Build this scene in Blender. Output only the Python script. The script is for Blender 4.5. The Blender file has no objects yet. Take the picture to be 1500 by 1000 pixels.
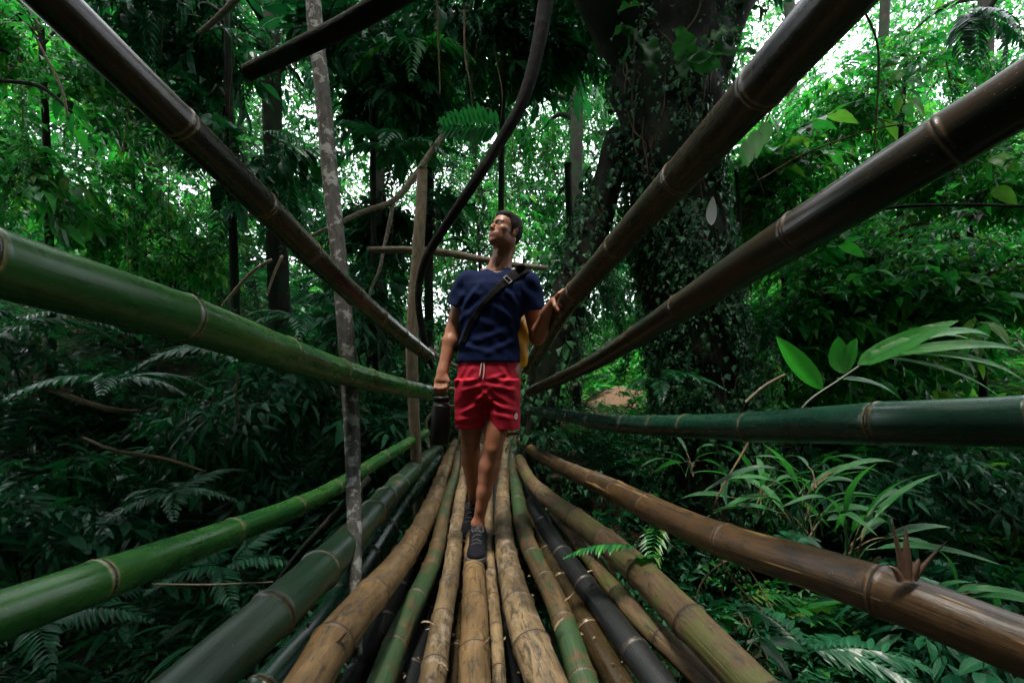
import bpy, bmesh, math, random
import numpy as np
from mathutils import Vector, Matrix, Quaternion
from mathutils.bvhtree import BVHTree
R = math.radians
rng = np.random.default_rng(7)
random.seed(7)
scene = bpy.context.scene
COL = scene.collection
CZ = 1.0                       # eye height above the middle of the deck, metres
F = 667.0                      # focal length in photo pixels

def P(px, py, Y):
    """the place at distance Y ahead of the camera that the photo shows at (px, py)"""
    return np.array([(px - 750) / F * Y, Y, CZ + (560 - py) / F * Y])

# ------------------------------------------------------------------ materials
def new_mat(name):
    m = bpy.data.materials.new(name); m.use_nodes = True
    nt = m.node_tree; nt.nodes.clear()
    return m, nt
def nd(nt, t, **kw):
    n = nt.nodes.new(t)
    for k, v in kw.items():
        if k in n.inputs: n.inputs[k].default_value = v
        else: setattr(n, k, v)
    return n
def ramp(nt, fac, stops, interp='LINEAR'):
    r = nt.nodes.new('ShaderNodeValToRGB'); r.color_ramp.interpolation = interp
    e = r.color_ramp.elements
    while len(e) < len(stops): e.new(0.5)
    for i, (p, c) in enumerate(stops):
        e[i].position = p; e[i].color = (*c, 1) if len(c) == 3 else c
    nt.links.new(fac, r.inputs[0]); return r
def mix(nt, fac, a, b, mode='MIX'):
    n = nt.nodes.new('ShaderNodeMix'); n.data_type = 'RGBA'; n.blend_type = mode
    for sock, v in ((n.inputs[0], fac), (n.inputs[6], a), (n.inputs[7], b)):
        if hasattr(v, 'is_output') or isinstance(v, bpy.types.NodeSocket): nt.links.new(v, sock)
        elif isinstance(v, (int, float)): sock.default_value = v
        else: sock.default_value = (*v, 1)
    return n.outputs[2]
def math_(nt, op, a, b=0.0, clamp=False):
    n = nt.nodes.new('ShaderNodeMath'); n.operation = op; n.use_clamp = clamp
    for s, v in ((n.inputs[0], a), (n.inputs[1], b)):
        if isinstance(v, bpy.types.NodeSocket): nt.links.new(v, s)
        else: s.default_value = v
    return n.outputs[0]
def finish(nt, color, rough=0.5, bump=None, bstr=0.3, bdist=0.01, spec=0.5, extra=None, coat=0.0):
    b = nt.nodes.new('ShaderNodeBsdfPrincipled')
    if isinstance(color, bpy.types.NodeSocket): nt.links.new(color, b.inputs['Base Color'])
    else: b.inputs['Base Color'].default_value = (*color, 1)
    if isinstance(rough, bpy.types.NodeSocket): nt.links.new(rough, b.inputs['Roughness'])
    else: b.inputs['Roughness'].default_value = rough
    b.inputs['Specular IOR Level'].default_value = spec
    b.inputs['Coat Weight'].default_value = coat
    if bump is not None:
        bp = nt.nodes.new('ShaderNodeBump'); bp.inputs['Strength'].default_value = bstr
        bp.inputs['Distance'].default_value = bdist
        nt.links.new(bump, bp.inputs['Height']); nt.links.new(bp.outputs[0], b.inputs['Normal'])
    o = nt.nodes.new('ShaderNodeOutputMaterial')
    nt.links.new(b.outputs[0], o.inputs[0])
    return b, o
def noise(nt, vec, scale, detail=4, rough=0.55, dist=0.0):
    n = nd(nt, 'ShaderNodeTexNoise'); n.inputs['Scale'].default_value = scale
    n.inputs['Detail'].default_value = detail; n.inputs['Roughness'].default_value = rough
    n.inputs['Distortion'].default_value = dist
    if vec is not None: nt.links.new(vec, n.inputs['Vector'])
    return n.outputs['Fac']
def attr(nt, name):
    a = nt.nodes.new('ShaderNodeAttribute'); a.attribute_name = name; return a

def bamboo_mat(name, cA, cB, blotch=(0.02, 0.02, 0.015), bl_amt=0.35, moss=None, moss_amt=0.4,
               rough=0.38, streak=None, ring=(0.25, 0.2, 0.12), bstr=0.25, pink=None, st_lo=.66):
    m, nt = new_mat(name)
    v = attr(nt, 'bco').outputs['Vector']
    vs = nd(nt, 'ShaderNodeVectorMath', operation='MULTIPLY'); nt.links.new(v, vs.inputs[0]); vs.inputs[1].default_value = (1, 1, 0.06)
    fib = noise(nt, vs.outputs[0], 160, 3, 0.6)            # fine fibres that run along the culm
    vm = nd(nt, 'ShaderNodeVectorMath', operation='MULTIPLY'); nt.links.new(v, vm.inputs[0]); vm.inputs[1].default_value = (1, 1, 0.35)
    big = noise(nt, vm.outputs[0], 9, 4, 0.6)
    c = mix(nt, ramp(nt, big, [(0.3, (0, 0, 0)), (0.7, (1, 1, 1))]).outputs[0], cA, cB)
    c = mix(nt, math_(nt, 'MULTIPLY', ramp(nt, fib, [(0.35, (0, 0, 0)), (0.75, (1, 1, 1))]).outputs[0], 0.35), c, tuple(x * 0.45 for x in cA))
    bn = noise(nt, vm.outputs[0], 34, 8, 0.75, 0.6)
    lo = 0.66 - 0.22 * bl_amt
    bm = ramp(nt, bn, [(lo, (0, 0, 0)), (lo + 0.12, (1, 1, 1))]).outputs[0]
    c = mix(nt, math_(nt, 'MULTIPLY', bm, 0.85), c, blotch)
    if moss:
        mn = noise(nt, v, 5.5, 5, 0.65)
        l2 = 0.62 - 0.25 * moss_amt
        c = mix(nt, math_(nt, 'MULTIPLY', ramp(nt, mn, [(l2, (0, 0, 0)), (l2 + 0.1, (1, 1, 1))]).outputs[0], 0.8), c, moss)
    if pink:
        pn = noise(nt, v, 15, 5, 0.7)
        c = mix(nt, math_(nt, 'MULTIPLY', ramp(nt, pn, [(0.56, (0, 0, 0)), (0.62, (1, 1, 1))]).outputs[0], 0.6), c, pink)
    if streak:
        vk = nd(nt, 'ShaderNodeVectorMath', operation='MULTIPLY'); nt.links.new(v, vk.inputs[0]); vk.inputs[1].default_value = (1, 1, 0.05)
        sn = noise(nt, vk.outputs[0], 55, 2, 0.5)
        c = mix(nt, math_(nt, 'MULTIPLY', ramp(nt, sn, [(st_lo, (0, 0, 0)), (st_lo + .03, (1, 1, 1))]).outputs[0], 0.8), c, streak)
    rg = attr(nt, 'node').outputs['Fac']                   # 1 on the sheath scar, 0 away from it
    rn = ramp(nt, noise(nt, v, 22, 5, .7), [(0.35, (.12,) * 3), (0.6, (.8,) * 3)]).outputs[0]      # the ring is worn unevenly
    c = mix(nt, math_(nt, 'MULTIPLY', rn, ramp(nt, rg, [(0.45, (0, 0, 0)), (0.7, (1, 1, 1)), (0.86, (1,) * 3), (0.93, (0, 0, 0))]).outputs[0]), c, ring)
    # split and scratched skin: fine lines along the culm
    vq = nd(nt, 'ShaderNodeVectorMath', operation='MULTIPLY'); nt.links.new(v, vq.inputs[0]); vq.inputs[1].default_value = (1, 1, 0.025)
    ck = noise(nt, vq.outputs[0], 120, 2, .5, .3)
    c = mix(nt, math_(nt, 'MULTIPLY', ramp(nt, ck, [(0.66, (0, 0, 0)), (0.70, (1, 1, 1))]).outputs[0], .7), c, tuple(x * .2 for x in cA))
    c = mix(nt, ramp(nt, rg, [(0.9, (0, 0, 0)), (0.97, (1, 1, 1))]).outputs[0], c, (0.03, 0.02, 0.012))
    sp = noise(nt, v, 150, 2, 0.5)                          # pale flecks of lichen and scuffs
    c = mix(nt, math_(nt, 'MULTIPLY', ramp(nt, sp, [(0.70, (0, 0, 0)), (0.74, (1, 1, 1))]).outputs[0], 0.5), c, (0.30, 0.28, 0.2))
    gr = noise(nt, vm.outputs[0], 3.5, 6, 0.7)                # long grimy stretches
    c = mix(nt, math_(nt, 'MULTIPLY', ramp(nt, gr, [(0.48, (0, 0, 0)), (0.68, (1, 1, 1))]).outputs[0], 0.6), c, tuple(x * .25 for x in cA))
    rr = math_(nt, 'ADD', rough - .06, math_(nt, 'MULTIPLY', bn, 0.2))
    h = math_(nt, 'ADD', math_(nt, 'MULTIPLY', fib, 0.5), math_(nt, 'SUBTRACT', math_(nt, 'MULTIPLY', bn, 0.8), math_(nt, 'MULTIPLY', ck, 1.2)))
    finish(nt, c, rr, h, bstr, 0.004, 0.35)
    return m

def leaf_mat(name, stops, rough=0.42, trans=0.35, tcol=None, spec=0.5, vein=False):
    m, nt = new_mat(name)
    a = attr(nt, 'rnd').outputs['Fac']
    c = ramp(nt, a, stops).outputs[0]
    if vein:
        u = attr(nt, 'luv').outputs['Vector']
        w = nd(nt, 'ShaderNodeTexWave'); w.wave_type = 'BANDS'; w.bands_direction = 'X'
        w.inputs['Scale'].default_value = vein; w.inputs['Distortion'].default_value = 0
        nt.links.new(u, w.inputs['Vector'])
        c = mix(nt, math_(nt, 'MULTIPLY', w.outputs['Fac'], 0.6), c, mix(nt, 0.6, c, (0.01, 0.04, 0.015)))
    nv = nd(nt, 'ShaderNodeTexCoord').outputs['Object']
    nz = noise(nt, nv, 60, 2)
    c = mix(nt, math_(nt, 'MULTIPLY', nz, 0.35), c, (0.008, 0.03, 0.012))
    b = nt.nodes.new('ShaderNodeBsdfPrincipled'); nt.links.new(c, b.inputs['Base Color'])
    b.inputs['Roughness'].default_value = rough; b.inputs['Specular IOR Level'].default_value = spec
    if vein:
        bp = nt.nodes.new('ShaderNodeBump'); bp.inputs['Strength'].default_value = 0.5; bp.inputs['Distance'].default_value = 0.002
        nt.links.new(w.outputs['Fac'], bp.inputs['Height']); nt.links.new(bp.outputs[0], b.inputs['Normal'])
    t = nt.nodes.new('ShaderNodeBsdfTranslucent')
    tc = mix(nt, 1.0, c, tcol or (1.0, 1.5, 0.7), 'MULTIPLY')
    nt.links.new(tc, t.inputs['Color'])
    ms = nt.nodes.new('ShaderNodeMixShader'); ms.inputs[0].default_value = trans
    nt.links.new(b.outputs[0], ms.inputs[1]); nt.links.new(t.outputs[0], ms.inputs[2])
    o = nt.nodes.new('ShaderNodeOutputMaterial'); nt.links.new(ms.outputs[0], o.inputs[0])
    return m

def bark_mat(name, cA, cB, patch=None, patch_amt=0.5, scale=1.0, bstr=0.7, moss=None, rough=0.85):
    m, nt = new_mat(name)
    v = attr(nt, 'bco').outputs['Vector']
    vm = nd(nt, 'ShaderNodeVectorMath', operation='MULTIPLY'); nt.links.new(v, vm.inputs[0]); vm.inputs[1].default_value = (1, 1, 0.3)
    n1 = noise(nt, vm.outputs[0], 30 * scale, 6, 0.7)
    n2 = noise(nt, v, 10 * scale, 5, 0.65)
    c = mix(nt, ramp(nt, n1, [(0.35, (0, 0, 0)), (0.65, (1, 1, 1))]).outputs[0], cA, cB)
    if patch:
        l = 0.62 - 0.2 * patch_amt
        c = mix(nt, ramp(nt, n2, [(l, (0, 0, 0)), (l + 0.05, (1, 1, 1))]).outputs[0], c, patch)
    if moss:
        n3 = noise(nt, v, 6 * scale, 5, 0.7)
        c = mix(nt, ramp(nt, n3, [(0.45, (0, 0, 0)), (0.6, (1, 1, 1))]).outputs[0], c, moss)
    finish(nt, c, rough, math_(nt, 'ADD', n1, n2), bstr, 0.012, 0.12)
    return m

def plain_mat(name, col, rough=0.6, nscale=40, var=0.3, bstr=0.2, spec=0.5, metallic=0.0, coords='Object', bdist=0.003):
    m, nt = new_mat(name)
    v = nd(nt, 'ShaderNodeTexCoord').outputs[coords]
    n1 = noise(nt, v, nscale, 5, 0.6)
    c = mix(nt, math_(nt, 'MULTIPLY', n1, var), col, tuple(x * 0.3 for x in col))
    b, o = finish(nt, c, rough, n1, bstr, bdist, spec)
    b.inputs['Metallic'].default_value = metallic
    return m

# ------------------------------------------------------------------ object helpers
def tag(o, label=None, cat=None, group=None, kind=None):
    if label: o['label'] = label
    if cat: o['category'] = cat
    if group: o['group'] = group
    if kind: o['kind'] = kind
    return o
def link(o, parent=None):
    COL.objects.link(o)
    if parent is not None: o.parent = parent
    return o
def empty(name, loc=(0, 0, 0)):
    o = bpy.data.objects.new(name, None); o.empty_display_size = 0.1
    o.location = loc
    return link(o)
def mesh_obj(name, V, T, mat, parent=None, smooth=False, attrs=None, quads=None, vecs=None, mats=None, matidx=None):
    """one mesh object from numpy vertices, triangles T and optional quads"""
    V = np.asarray(V, dtype=np.float32).reshape(-1, 3)
    T = np.zeros((0, 3), np.int32) if T is None else np.asarray(T, np.int32).reshape(-1, 3)
    Q = np.zeros((0, 4), np.int32) if quads is None else np.asarray(quads, np.int32).reshape(-1, 4)
    me = bpy.data.meshes.new(name)
    me.vertices.add(len(V)); me.vertices.foreach_set('co', V.ravel())
    nl = len(T) * 3 + len(Q) * 4
    me.loops.add(nl); me.loops.foreach_set('vertex_index', np.concatenate([T.ravel(), Q.ravel()]).astype(np.int32))
    me.polygons.add(len(T) + len(Q))
    ls = np.concatenate([np.arange(len(T)) * 3, len(T) * 3 + np.arange(len(Q)) * 4]).astype(np.int32)
    me.polygons.foreach_set('loop_start', ls)
    if smooth: me.polygons.foreach_set('use_smooth', np.ones(len(T) + len(Q), bool))
    else: me.polygons.foreach_set('use_smooth', np.zeros(len(T) + len(Q), bool))
    if matidx is not None: me.polygons.foreach_set('material_index', np.asarray(matidx, np.int32))
    me.update(calc_edges=True)
    for k, a in (attrs or {}).items():
        at = me.attributes.new(k, 'FLOAT', 'POINT'); at.data.foreach_set('value', np.asarray(a, np.float32))
    for k, a in (vecs or {}).items():
        at = me.attributes.new(k, 'FLOAT_VECTOR', 'POINT'); at.data.foreach_set('vector', np.asarray(a, np.float32).ravel())
    for mm in (mats or [mat]): me.materials.append(mm)
    o = bpy.data.objects.new(name, me)
    return link(o, parent)

def catmull(pts, rad, ds):
    pts = np.asarray(pts, float); rad = np.asarray(rad, float)
    n = len(pts)
    if n == 2:
        L = np.linalg.norm(pts[1] - pts[0]); k = max(2, int(L / ds) + 1); t = np.linspace(0, 1, k)[:, None]
        return pts[0] * (1 - t) + pts[1] * t, rad[0] * (1 - t[:, 0]) + rad[1] * t[:, 0]
    ext = np.vstack([2 * pts[0] - pts[1], pts, 2 * pts[-1] - pts[-2]])
    out, ro = [], []
    for i in range(n - 1):
        p0, p1, p2, p3 = ext[i:i + 4]
        a = [0.0]
        for q, w in ((p0, p1), (p1, p2), (p2, p3)): a.append(a[-1] + max(1e-6, np.linalg.norm(w - q)) ** 0.5)
        L = np.linalg.norm(p2 - p1); k = max(2, int(L / ds) + 1)
        for t in np.linspace(a[1], a[2], k, endpoint=(i == n - 2)):
            A1 = (a[1] - t) / (a[1] - a[0]) * p0 + (t - a[0]) / (a[1] - a[0]) * p1
            A2 = (a[2] - t) / (a[2] - a[1]) * p1 + (t - a[1]) / (a[2] - a[1]) * p2
            A3 = (a[3] - t) / (a[3] - a[2]) * p2 + (t - a[2]) / (a[3] - a[2]) * p3
            B1 = (a[2] - t) / (a[2] - a[0]) * A1 + (t - a[0]) / (a[2] - a[0]) * A2
            B2 = (a[3] - t) / (a[3] - a[1]) * A2 + (t - a[1]) / (a[3] - a[1]) * A3
            out.append((a[2] - t) / (a[2] - a[1]) * B1 + (t - a[1]) / (a[2] - a[1]) * B2)
            f = (t - a[1]) / (a[2] - a[1]); ro.append(rad[i] * (1 - f) + rad[i + 1] * f)
    return np.array(out), np.array(ro)

def frames(C):
    """parallel-transported frames along the line C"""
    T = np.gradient(C, axis=0); T /= np.linalg.norm(T, axis=1)[:, None] + 1e-12
    up = np.array([0, 0, 1.0]) if abs(T[0][2]) < 0.9 else np.array([1.0, 0, 0])
    N = np.zeros_like(C); n = up - T[0] * up.dot(T[0]); n /= np.linalg.norm(n); N[0] = n
    for i in range(1, len(C)):
        n = n - T[i] * n.dot(T[i]); n /= np.linalg.norm(n) + 1e-12; N[i] = n
    return T, N, np.cross(T, N)

def tube_arrays(C, rad, sides=24, caps='flat', rough_amp=0.0, seed=0, ribs=0.0):
    C = np.asarray(C); rad = np.asarray(rad)
    T, N, B = frames(C)
    L = np.concatenate([[0], np.cumsum(np.linalg.norm(np.diff(C, axis=0), axis=1))])
    th = np.arange(sides) / sides * 2 * math.pi
    rr = np.repeat(rad[:, None], sides, 1)
    if rough_amp > 0:
        g = np.random.default_rng(seed)
        for k in range(7):
            a = g.integers(1, 5); w = g.uniform(1.5, 9); ph = g.uniform(0, 6.28, 2)
            rr = rr * (1 + rough_amp / (1 + k * 0.3) * np.sin(a * th[None, :] + ph[0] + w * L[:, None] * 0.7) * np.cos(w * L[:, None] + ph[1]))
    if ribs > 0:
        rr = rr * (1 + ribs * np.abs(np.sin(2.5 * th[None, :] + 0.6 * np.sin(L[:, None]))))
    V = C[:, None, :] + rr[:, :, None] * (np.cos(th)[None, :, None] * N[:, None, :] + np.sin(th)[None, :, None] * B[:, None, :])
    n = len(C)
    i = np.arange(n - 1)[:, None] * sides; j = np.arange(sides)[None, :]; j2 = (j + 1) % sides
    Q = np.stack([i + j, i + j2, i + sides + j2, i + sides + j], -1).reshape(-1, 4)
    bco = np.stack([np.cos(th)[None, :] * rad[:, None], np.sin(th)[None, :] * rad[:, None], np.repeat(L[:, None], sides, 1)], -1)
    V = V.reshape(-1, 3); bco = bco.reshape(-1, 3)
    Tt = []
    add, addb = [], []
    base = len(V)
    for end, ci, s in ((0, 0, -1), (1, (n - 1) * sides, 1)):
        if caps == 'hollow':     # a sawn culm: wall thickness and a hollow inside
            ring = V[ci:ci + sides]; c = C[0 if end == 0 else -1]; t = T[0 if end == 0 else -1] * s
            inner = c + (ring - c) * 0.8; deep = c + (ring - c) * 0.78 - t * 0.05
            k0 = base + len(add) * 1
            k0 = base + sum(len(x) for x in add)
            add += [inner, deep, (c - t * 0.05)[None, :]]; addb += [bco[ci:ci + sides] * 0.8, bco[ci:ci + sides] * 0.78, bco[ci:ci + 1] * 0]
            for a in range(sides):
                b = (a + 1) % sides
                Q = np.vstack([Q, [[ci + a, ci + b, k0 + b, k0 + a]], [[k0 + a, k0 + b, k0 + sides + b, k0 + sides + a]]])
                Tt.append([k0 + sides + a, k0 + sides + b, k0 + 2 * sides])
        else:
            k0 = base + sum(len(x) for x in add); c = C[0 if end == 0 else -1]
            add.append(c[None, :]); addb.append(bco[ci:ci + 1] * 0)
            for a in range(sides): Tt.append([ci + a, ci + (a + 1) % sides, k0])
    if add: V = np.vstack([V] + add); bco = np.vstack([bco] + addb)
    return V, np.array(Tt, int).reshape(-1, 3), Q, bco

def bamboo(name, wp, mat, label, cat='bamboo pole', group=None, seed=0, space=0.33, ext_near=-0.9, ext_far=0.0,
           nodes_px=None, swell=0.045, sides=28, wobble=0.0, parent=None, rscale=1.0, cap='hollow'):
    """wp: (px, py, width_px, Y) from near to far"""
    g = np.random.default_rng(seed + 100)
    pts = [P(a, b, Y) for a, b, w, Y in wp]; rad = [w / F * Y / 2 * rscale for a, b, w, Y in wp]
    if ext_near is not None:
        d = pts[0] - pts[1]; d /= np.linalg.norm(d)
        if abs(d[1]) > 0.05:
            k = (ext_near - pts[0][1]) / d[1]
            pts.insert(0, pts[0] + d * k); rad.insert(0, rad[0])
    if ext_far:
        d = pts[-1] - pts[-2]; d /= np.linalg.norm(d); pts.append(pts[-1] + d * ext_far); rad.append(rad[-1])
    C, r = catmull(pts, rad, 0.03)
    L = np.concatenate([[0], np.cumsum(np.linalg.norm(np.diff(C, axis=0), axis=1))])
    nodes = []
    if nodes_px:
        sx = 750 + F * C[:, 0] / np.maximum(C[:, 1], 0.05)
        sy = 560 - F * (C[:, 2] - CZ) / np.maximum(C[:, 1], 0.05)
        for (a, b) in nodes_px:
            ok = C[:, 1] > 0.3
            dd = np.where(ok, (sx - a) ** 2 + (sy - b) ** 2, 1e9); nodes.append(L[int(np.argmin(dd))])
        nodes.sort()
    u = g.uniform(0.03, space)
    if nodes:
        u = nodes[-1] + space * g.uniform(0.8, 1.1)
        v = nodes[0] - space * g.uniform(0.9, 1.1)
        while v > 0.02: nodes.append(v); v -= space * g.uniform(0.85, 1.15)
    while u < L[-1] - 0.02: nodes.append(u); u += space * g.uniform(0.8, 1.2)
    nodes = np.array(sorted(nodes)) if nodes else np.array([L[-1] * 0.5])
    ls = set(np.round(np.arange(0, L[-1], 0.03), 4)) | {0.0, float(L[-1])}
    for q in nodes:
        for k in (-.03, -.018, -.011, -.007, -.004, -.0015, 0, .0015, .004, .007, .011, .018, .03):
            if 0 < q + k < L[-1]: ls.add(round(float(q + k), 5))
    ls = np.array(sorted(ls)); ls = ls[np.concatenate([[True], np.diff(ls) > 0.0008])]
    C2 = np.stack([np.interp(ls, L, C[:, i]) for i in range(3)], 1); r2 = np.interp(ls, L, r)
    if wobble:
        for ax, ph in ((0, g.uniform(0, 6)), (2, g.uniform(0, 6))):
            C2[:, ax] += wobble * np.sin(ls * g.uniform(2.5, 5) + ph)
    # slight kink of direction at every node, as culms have
    d = ls[:, None] - nodes[None, :]
    da = np.min(np.abs(d), axis=1); dn = d[np.arange(len(ls)), np.argmin(np.abs(d), axis=1)]
    r3 = r2 * (1 + swell * np.exp(-(da / 0.006) ** 2) + 0.035 * np.exp(-(da / 0.035) ** 2) - 0.05 * np.exp(-((dn - 0.006) / 0.0025) ** 2))
    V, T, Q, bco = tube_arrays(C2, r3, sides, cap)
    nm = np.exp(-(da / 0.013) ** 2)
    na = np.zeros(len(V)); na[:len(ls) * sides] = np.repeat(nm, sides)
    bco = bco + np.array([seed * 1.7, seed * 0.9, 0])
    o = mesh_obj(name, V, T, mat, parent, True, {'node': na}, Q, {'bco': bco})
    if label: tag(o, label, cat, group)
    return o

def limb(name, wp, mat, parent=None, world=False, sides=16, rough_amp=0.03, seed=0, ds=0.05, ribs=0.0):
    if world: pts = [np.array(p[:3], float) for p in wp]; rad = [p[3] for p in wp]
    else: pts = [P(a, b, Y) for a, b, w, Y in wp]; rad = [w / F * Y / 2 for a, b, w, Y in wp]
    C, r = catmull(pts, rad, ds)
    V, T, Q, bco = tube_arrays(C, r, sides, 'flat', rough_amp, seed, ribs)
    return mesh_obj(name, V, T, mat, parent, True, None, Q, {'bco': bco + seed * 1.3}), C, r

# ------------------------------------------------------------------ leaves
def lf_far(L=0.12, W=0.05, fold=0.25, droop=0.2):
    V = np.array([[0, 0, 0], [-W / 2, L * .45, W * fold], [0, L, -L * droop], [W / 2, L * .45, W * fold], [0, L * .5, -L * droop * .2]])
    return V, np.array([[0, 4, 1], [1, 4, 2], [0, 3, 4], [4, 3, 2]])
def lf_near(L=0.2, W=0.05, fold=0.2, droop=0.3, n=8, wave=0.0, notch=0.0, pw=0.75, seed=0):
    """blade with midrib, built of n cross rows of 5 points"""
    t = np.linspace(0, 1, n + 1)
    w = W / 2 * (np.sin(np.pi * np.clip(t, 0, 1) ** pw)) ** 0.8; w[0] = W * 0.03; w[-1] = 0.0005
    g = np.random.default_rng(seed)
    V = []
    for i, tt in enumerate(t):
        z = -L * droop * tt ** 2; y = L * tt * (1 - 0.25 * droop * tt)
        for k in (-1, -.5, 0, .5, 1):
            V.append([w[i] * k, y - notch * w[i] * (abs(k) * (1 - tt)), z + abs(k) * w[i] * fold * 2 * (1 - abs(k) * .35) + wave * math.sin(tt * 17 + k * 2) * abs(k) * W])
    V = np.array(V); T = []
    for i in range(n):
        for k in range(4):
            a = i * 5 + k; b = a + 1; c = a + 5; d = c + 1
            T += [[a, b, d], [a, d, c]]
    uv = np.stack([np.repeat(t, 5) * L, np.tile([-1, -.5, 0, .5, 1], n + 1) * 0.5, np.zeros(len(V))], 1)
    return V, np.array(T), uv
def rotm(yaw=0, pitch=0, roll=0):
    cz, sz = math.cos(yaw), math.sin(yaw); cx, sx = math.cos(pitch), math.sin(pitch); cy, sy = math.cos(roll), math.sin(roll)
    Rz = np.array([[cz, -sz, 0], [sz, cz, 0], [0, 0, 1]]); Rx = np.array([[1, 0, 0], [0, cx, -sx], [0, sx, cx]]); Ry = np.array([[cy, 0, sy], [0, 1, 0], [-sy, 0, cy]])
    return Rz @ Rx @ Ry
def merge(parts):
    Vs, Ts, rs, n = [], [], [], 0
    for V, T, r in parts:
        Vs.append(V); Ts.append(T + n); rs.append(np.full(len(V), r) if np.isscalar(r) else r); n += len(V)
    return np.vstack(Vs), np.vstack(Ts), np.concatenate(rs)
def strip(C, w):
    """thin two-sided stalk"""
    C = np.asarray(C); T = np.gradient(C, axis=0); s = np.cross(T, [0.3, 0.2, 1.0]); s /= np.linalg.norm(s, axis=1)[:, None] + 1e-9
    u = np.cross(s, T); u /= np.linalg.norm(u, axis=1)[:, None] + 1e-9
    w = np.asarray(w) * np.ones(len(C))
    A = C + s * w[:, None]; B = C - s * w[:, None] * .5 + u * w[:, None] * .8; D = C - s * w[:, None] * .5 - u * w[:, None] * .8
    n = len(C); V = np.vstack([A, B, D]); T2 = []
    for i in range(n - 1):
        for a, b in ((0, n), (n, 2 * n), (2 * n, 0)):
            T2 += [[a + i, b + i, b + i + 1], [a + i, b + i + 1, a + i + 1]]
    return V, np.array(T2)
def sprig(nleaf=9, L=0.38, lL=0.12, lW=0.05, seed=0, droop=0.25, far=True):
    g = np.random.default_rng(seed); parts = []
    t = np.linspace(0, 1, 6); C = np.stack([0.03 * np.sin(t * 3 + seed), L * t, -L * droop * t ** 2], 1)
    V, T = strip(C, 0.003); parts.append((V, T, 0.02))
    for i in range(nleaf):
        tt = 0.12 + 0.88 * (i + .5) / nleaf; p = np.array([0.03 * math.sin(tt * 3 + seed), L * tt, -L * droop * tt ** 2])
        side = 1 if i % 2 else -1
        s = g.uniform(.7, 1.15)
        V, T = lf_far(lL * s, lW * s, g.uniform(.1, .4), g.uniform(.05, .5))
        M = rotm(side * g.uniform(-1.3, -.5) if i < nleaf - 1 else 0, g.uniform(-.5, .2), g.uniform(-.5, .5))
        parts.append((V @ M.T + p, T, g.uniform(0.05, 1)))
    return merge(parts)
def frond(n=16, L=0.7, lL=0.16, lW=0.03, seed=0, droop=0.45, near=False, ang=1.0, taper=0.8, tri=False):
    """pinnate frond: a curved stalk with two rows of leaflets"""
    g = np.random.default_rng(seed); parts = []
    t = np.linspace(0, 1, 12); C = np.stack([0.04 * np.sin(t * 2.5 + seed), L * t * (1 - .2 * droop * t), L * (.25 * t - (droop + .25) * t ** 2)], 1)
    V, T = strip(C, 0.005 * L * (1.2 - t)); parts.append((V, T, 0.03))
    for i in range(n):
        tt = 0.1 + 0.9 * i / (n - 1)
        p = np.array([np.interp(tt, t, C[:, k]) for k in range(3)])
        e = (1 - taper * abs((tt - 0.35) / 0.65) ** 1.6) if tt > .35 else (0.6 + 0.4 * tt / .35)
        sl = -(droop + .25) * 2 * tt * 0.6
        for side in (-1, 1):
            s = e * g.uniform(.88, 1.08)
            if near: V, T, _ = lf_near(lL * s, lW * (0.6 + .4 * s), .2, g.uniform(.1, .45), 6)
            else: V, T = lf_far(lL * s, lW * (0.6 + .4 * s), .2, g.uniform(.1, .4))
            M = rotm(-side * (ang * (1 - .35 * tt) + g.uniform(-.07, .07)), 0, 0)
            M = rotm(0, sl * .8, 0) @ M @ rotm(0, g.uniform(-.15, .05), side * g.uniform(0, .3))
            parts.append((V @ M.T + p, T, g.uniform(0.1, 1)))
    return merge(parts)
def scatter(name, protos, place, mat, parent=None, tone=0.5):
    """place: list of (proto index, position, matrix3) -> ONE mesh"""
    by = {}
    for k, p, M in place: by.setdefault(k, []).append((p, M))
    Vs, Ts, rs, n = [], [], [], 0
    g = np.random.default_rng(len(place))
    for k, lst in by.items():
        V, T, r = protos[k]; p = np.array([a for a, _ in lst]); M = np.array([b for _, b in lst])
        W = np.einsum('mij,nj->mni', M, V) + p[:, None, :]
        m = len(lst); Vs.append(W.reshape(-1, 3))
        Ts.append((T[None] + (np.arange(m) * len(V))[:, None, None] + n).reshape(-1, 3)); n += m * len(V)
        sh = g.uniform(-.25, .25, m)[:, None]
        rs.append(np.clip(r[None, :] * (1 - abs(tone - .5)) + sh * (r[None, :] > 0.04), 0.0, 1).ravel())
    return mesh_obj(name, np.vstack(Vs), np.vstack(Ts), mat, parent, False, {'rnd': np.concatenate(rs)})
# ------------------------------------------------------------------ palette
M = {}
M['green'] = bamboo_mat('green bamboo', (0.009, 0.075, 0.016), (0.045, 0.145, 0.024), bl_amt=0.05, rough=0.24, ring=(0.30, 0.24, 0.12), bstr=0.1, blotch=(0.10, 0.10, 0.05))
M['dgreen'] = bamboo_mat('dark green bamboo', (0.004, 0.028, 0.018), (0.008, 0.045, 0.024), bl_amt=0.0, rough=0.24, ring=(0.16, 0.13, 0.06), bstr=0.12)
M['brown'] = bamboo_mat('weathered brown bamboo', (0.045, 0.026, 0.012), (0.12, 0.068, 0.029), bl_amt=0.85, rough=0.32, st_lo=.62, streak=(0.42, 0.27, 0.11), ring=(0.16, 0.09, 0.05), bstr=0.3)
M['umber'] = bamboo_mat('dark umber bamboo', (0.008, 0.0065, 0.0035), (0.062, 0.042, 0.018), bl_amt=0.3, rough=0.24, ring=(0.28, 0.2, 0.1), bstr=0.15)
M['rust'] = bamboo_mat('dark green and rust bamboo', (0.004, 0.014, 0.009), (0.042, 0.020, 0.007), bl_amt=0.3, rough=0.26, ring=(0.12, 0.08, 0.04), bstr=0.15)
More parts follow.
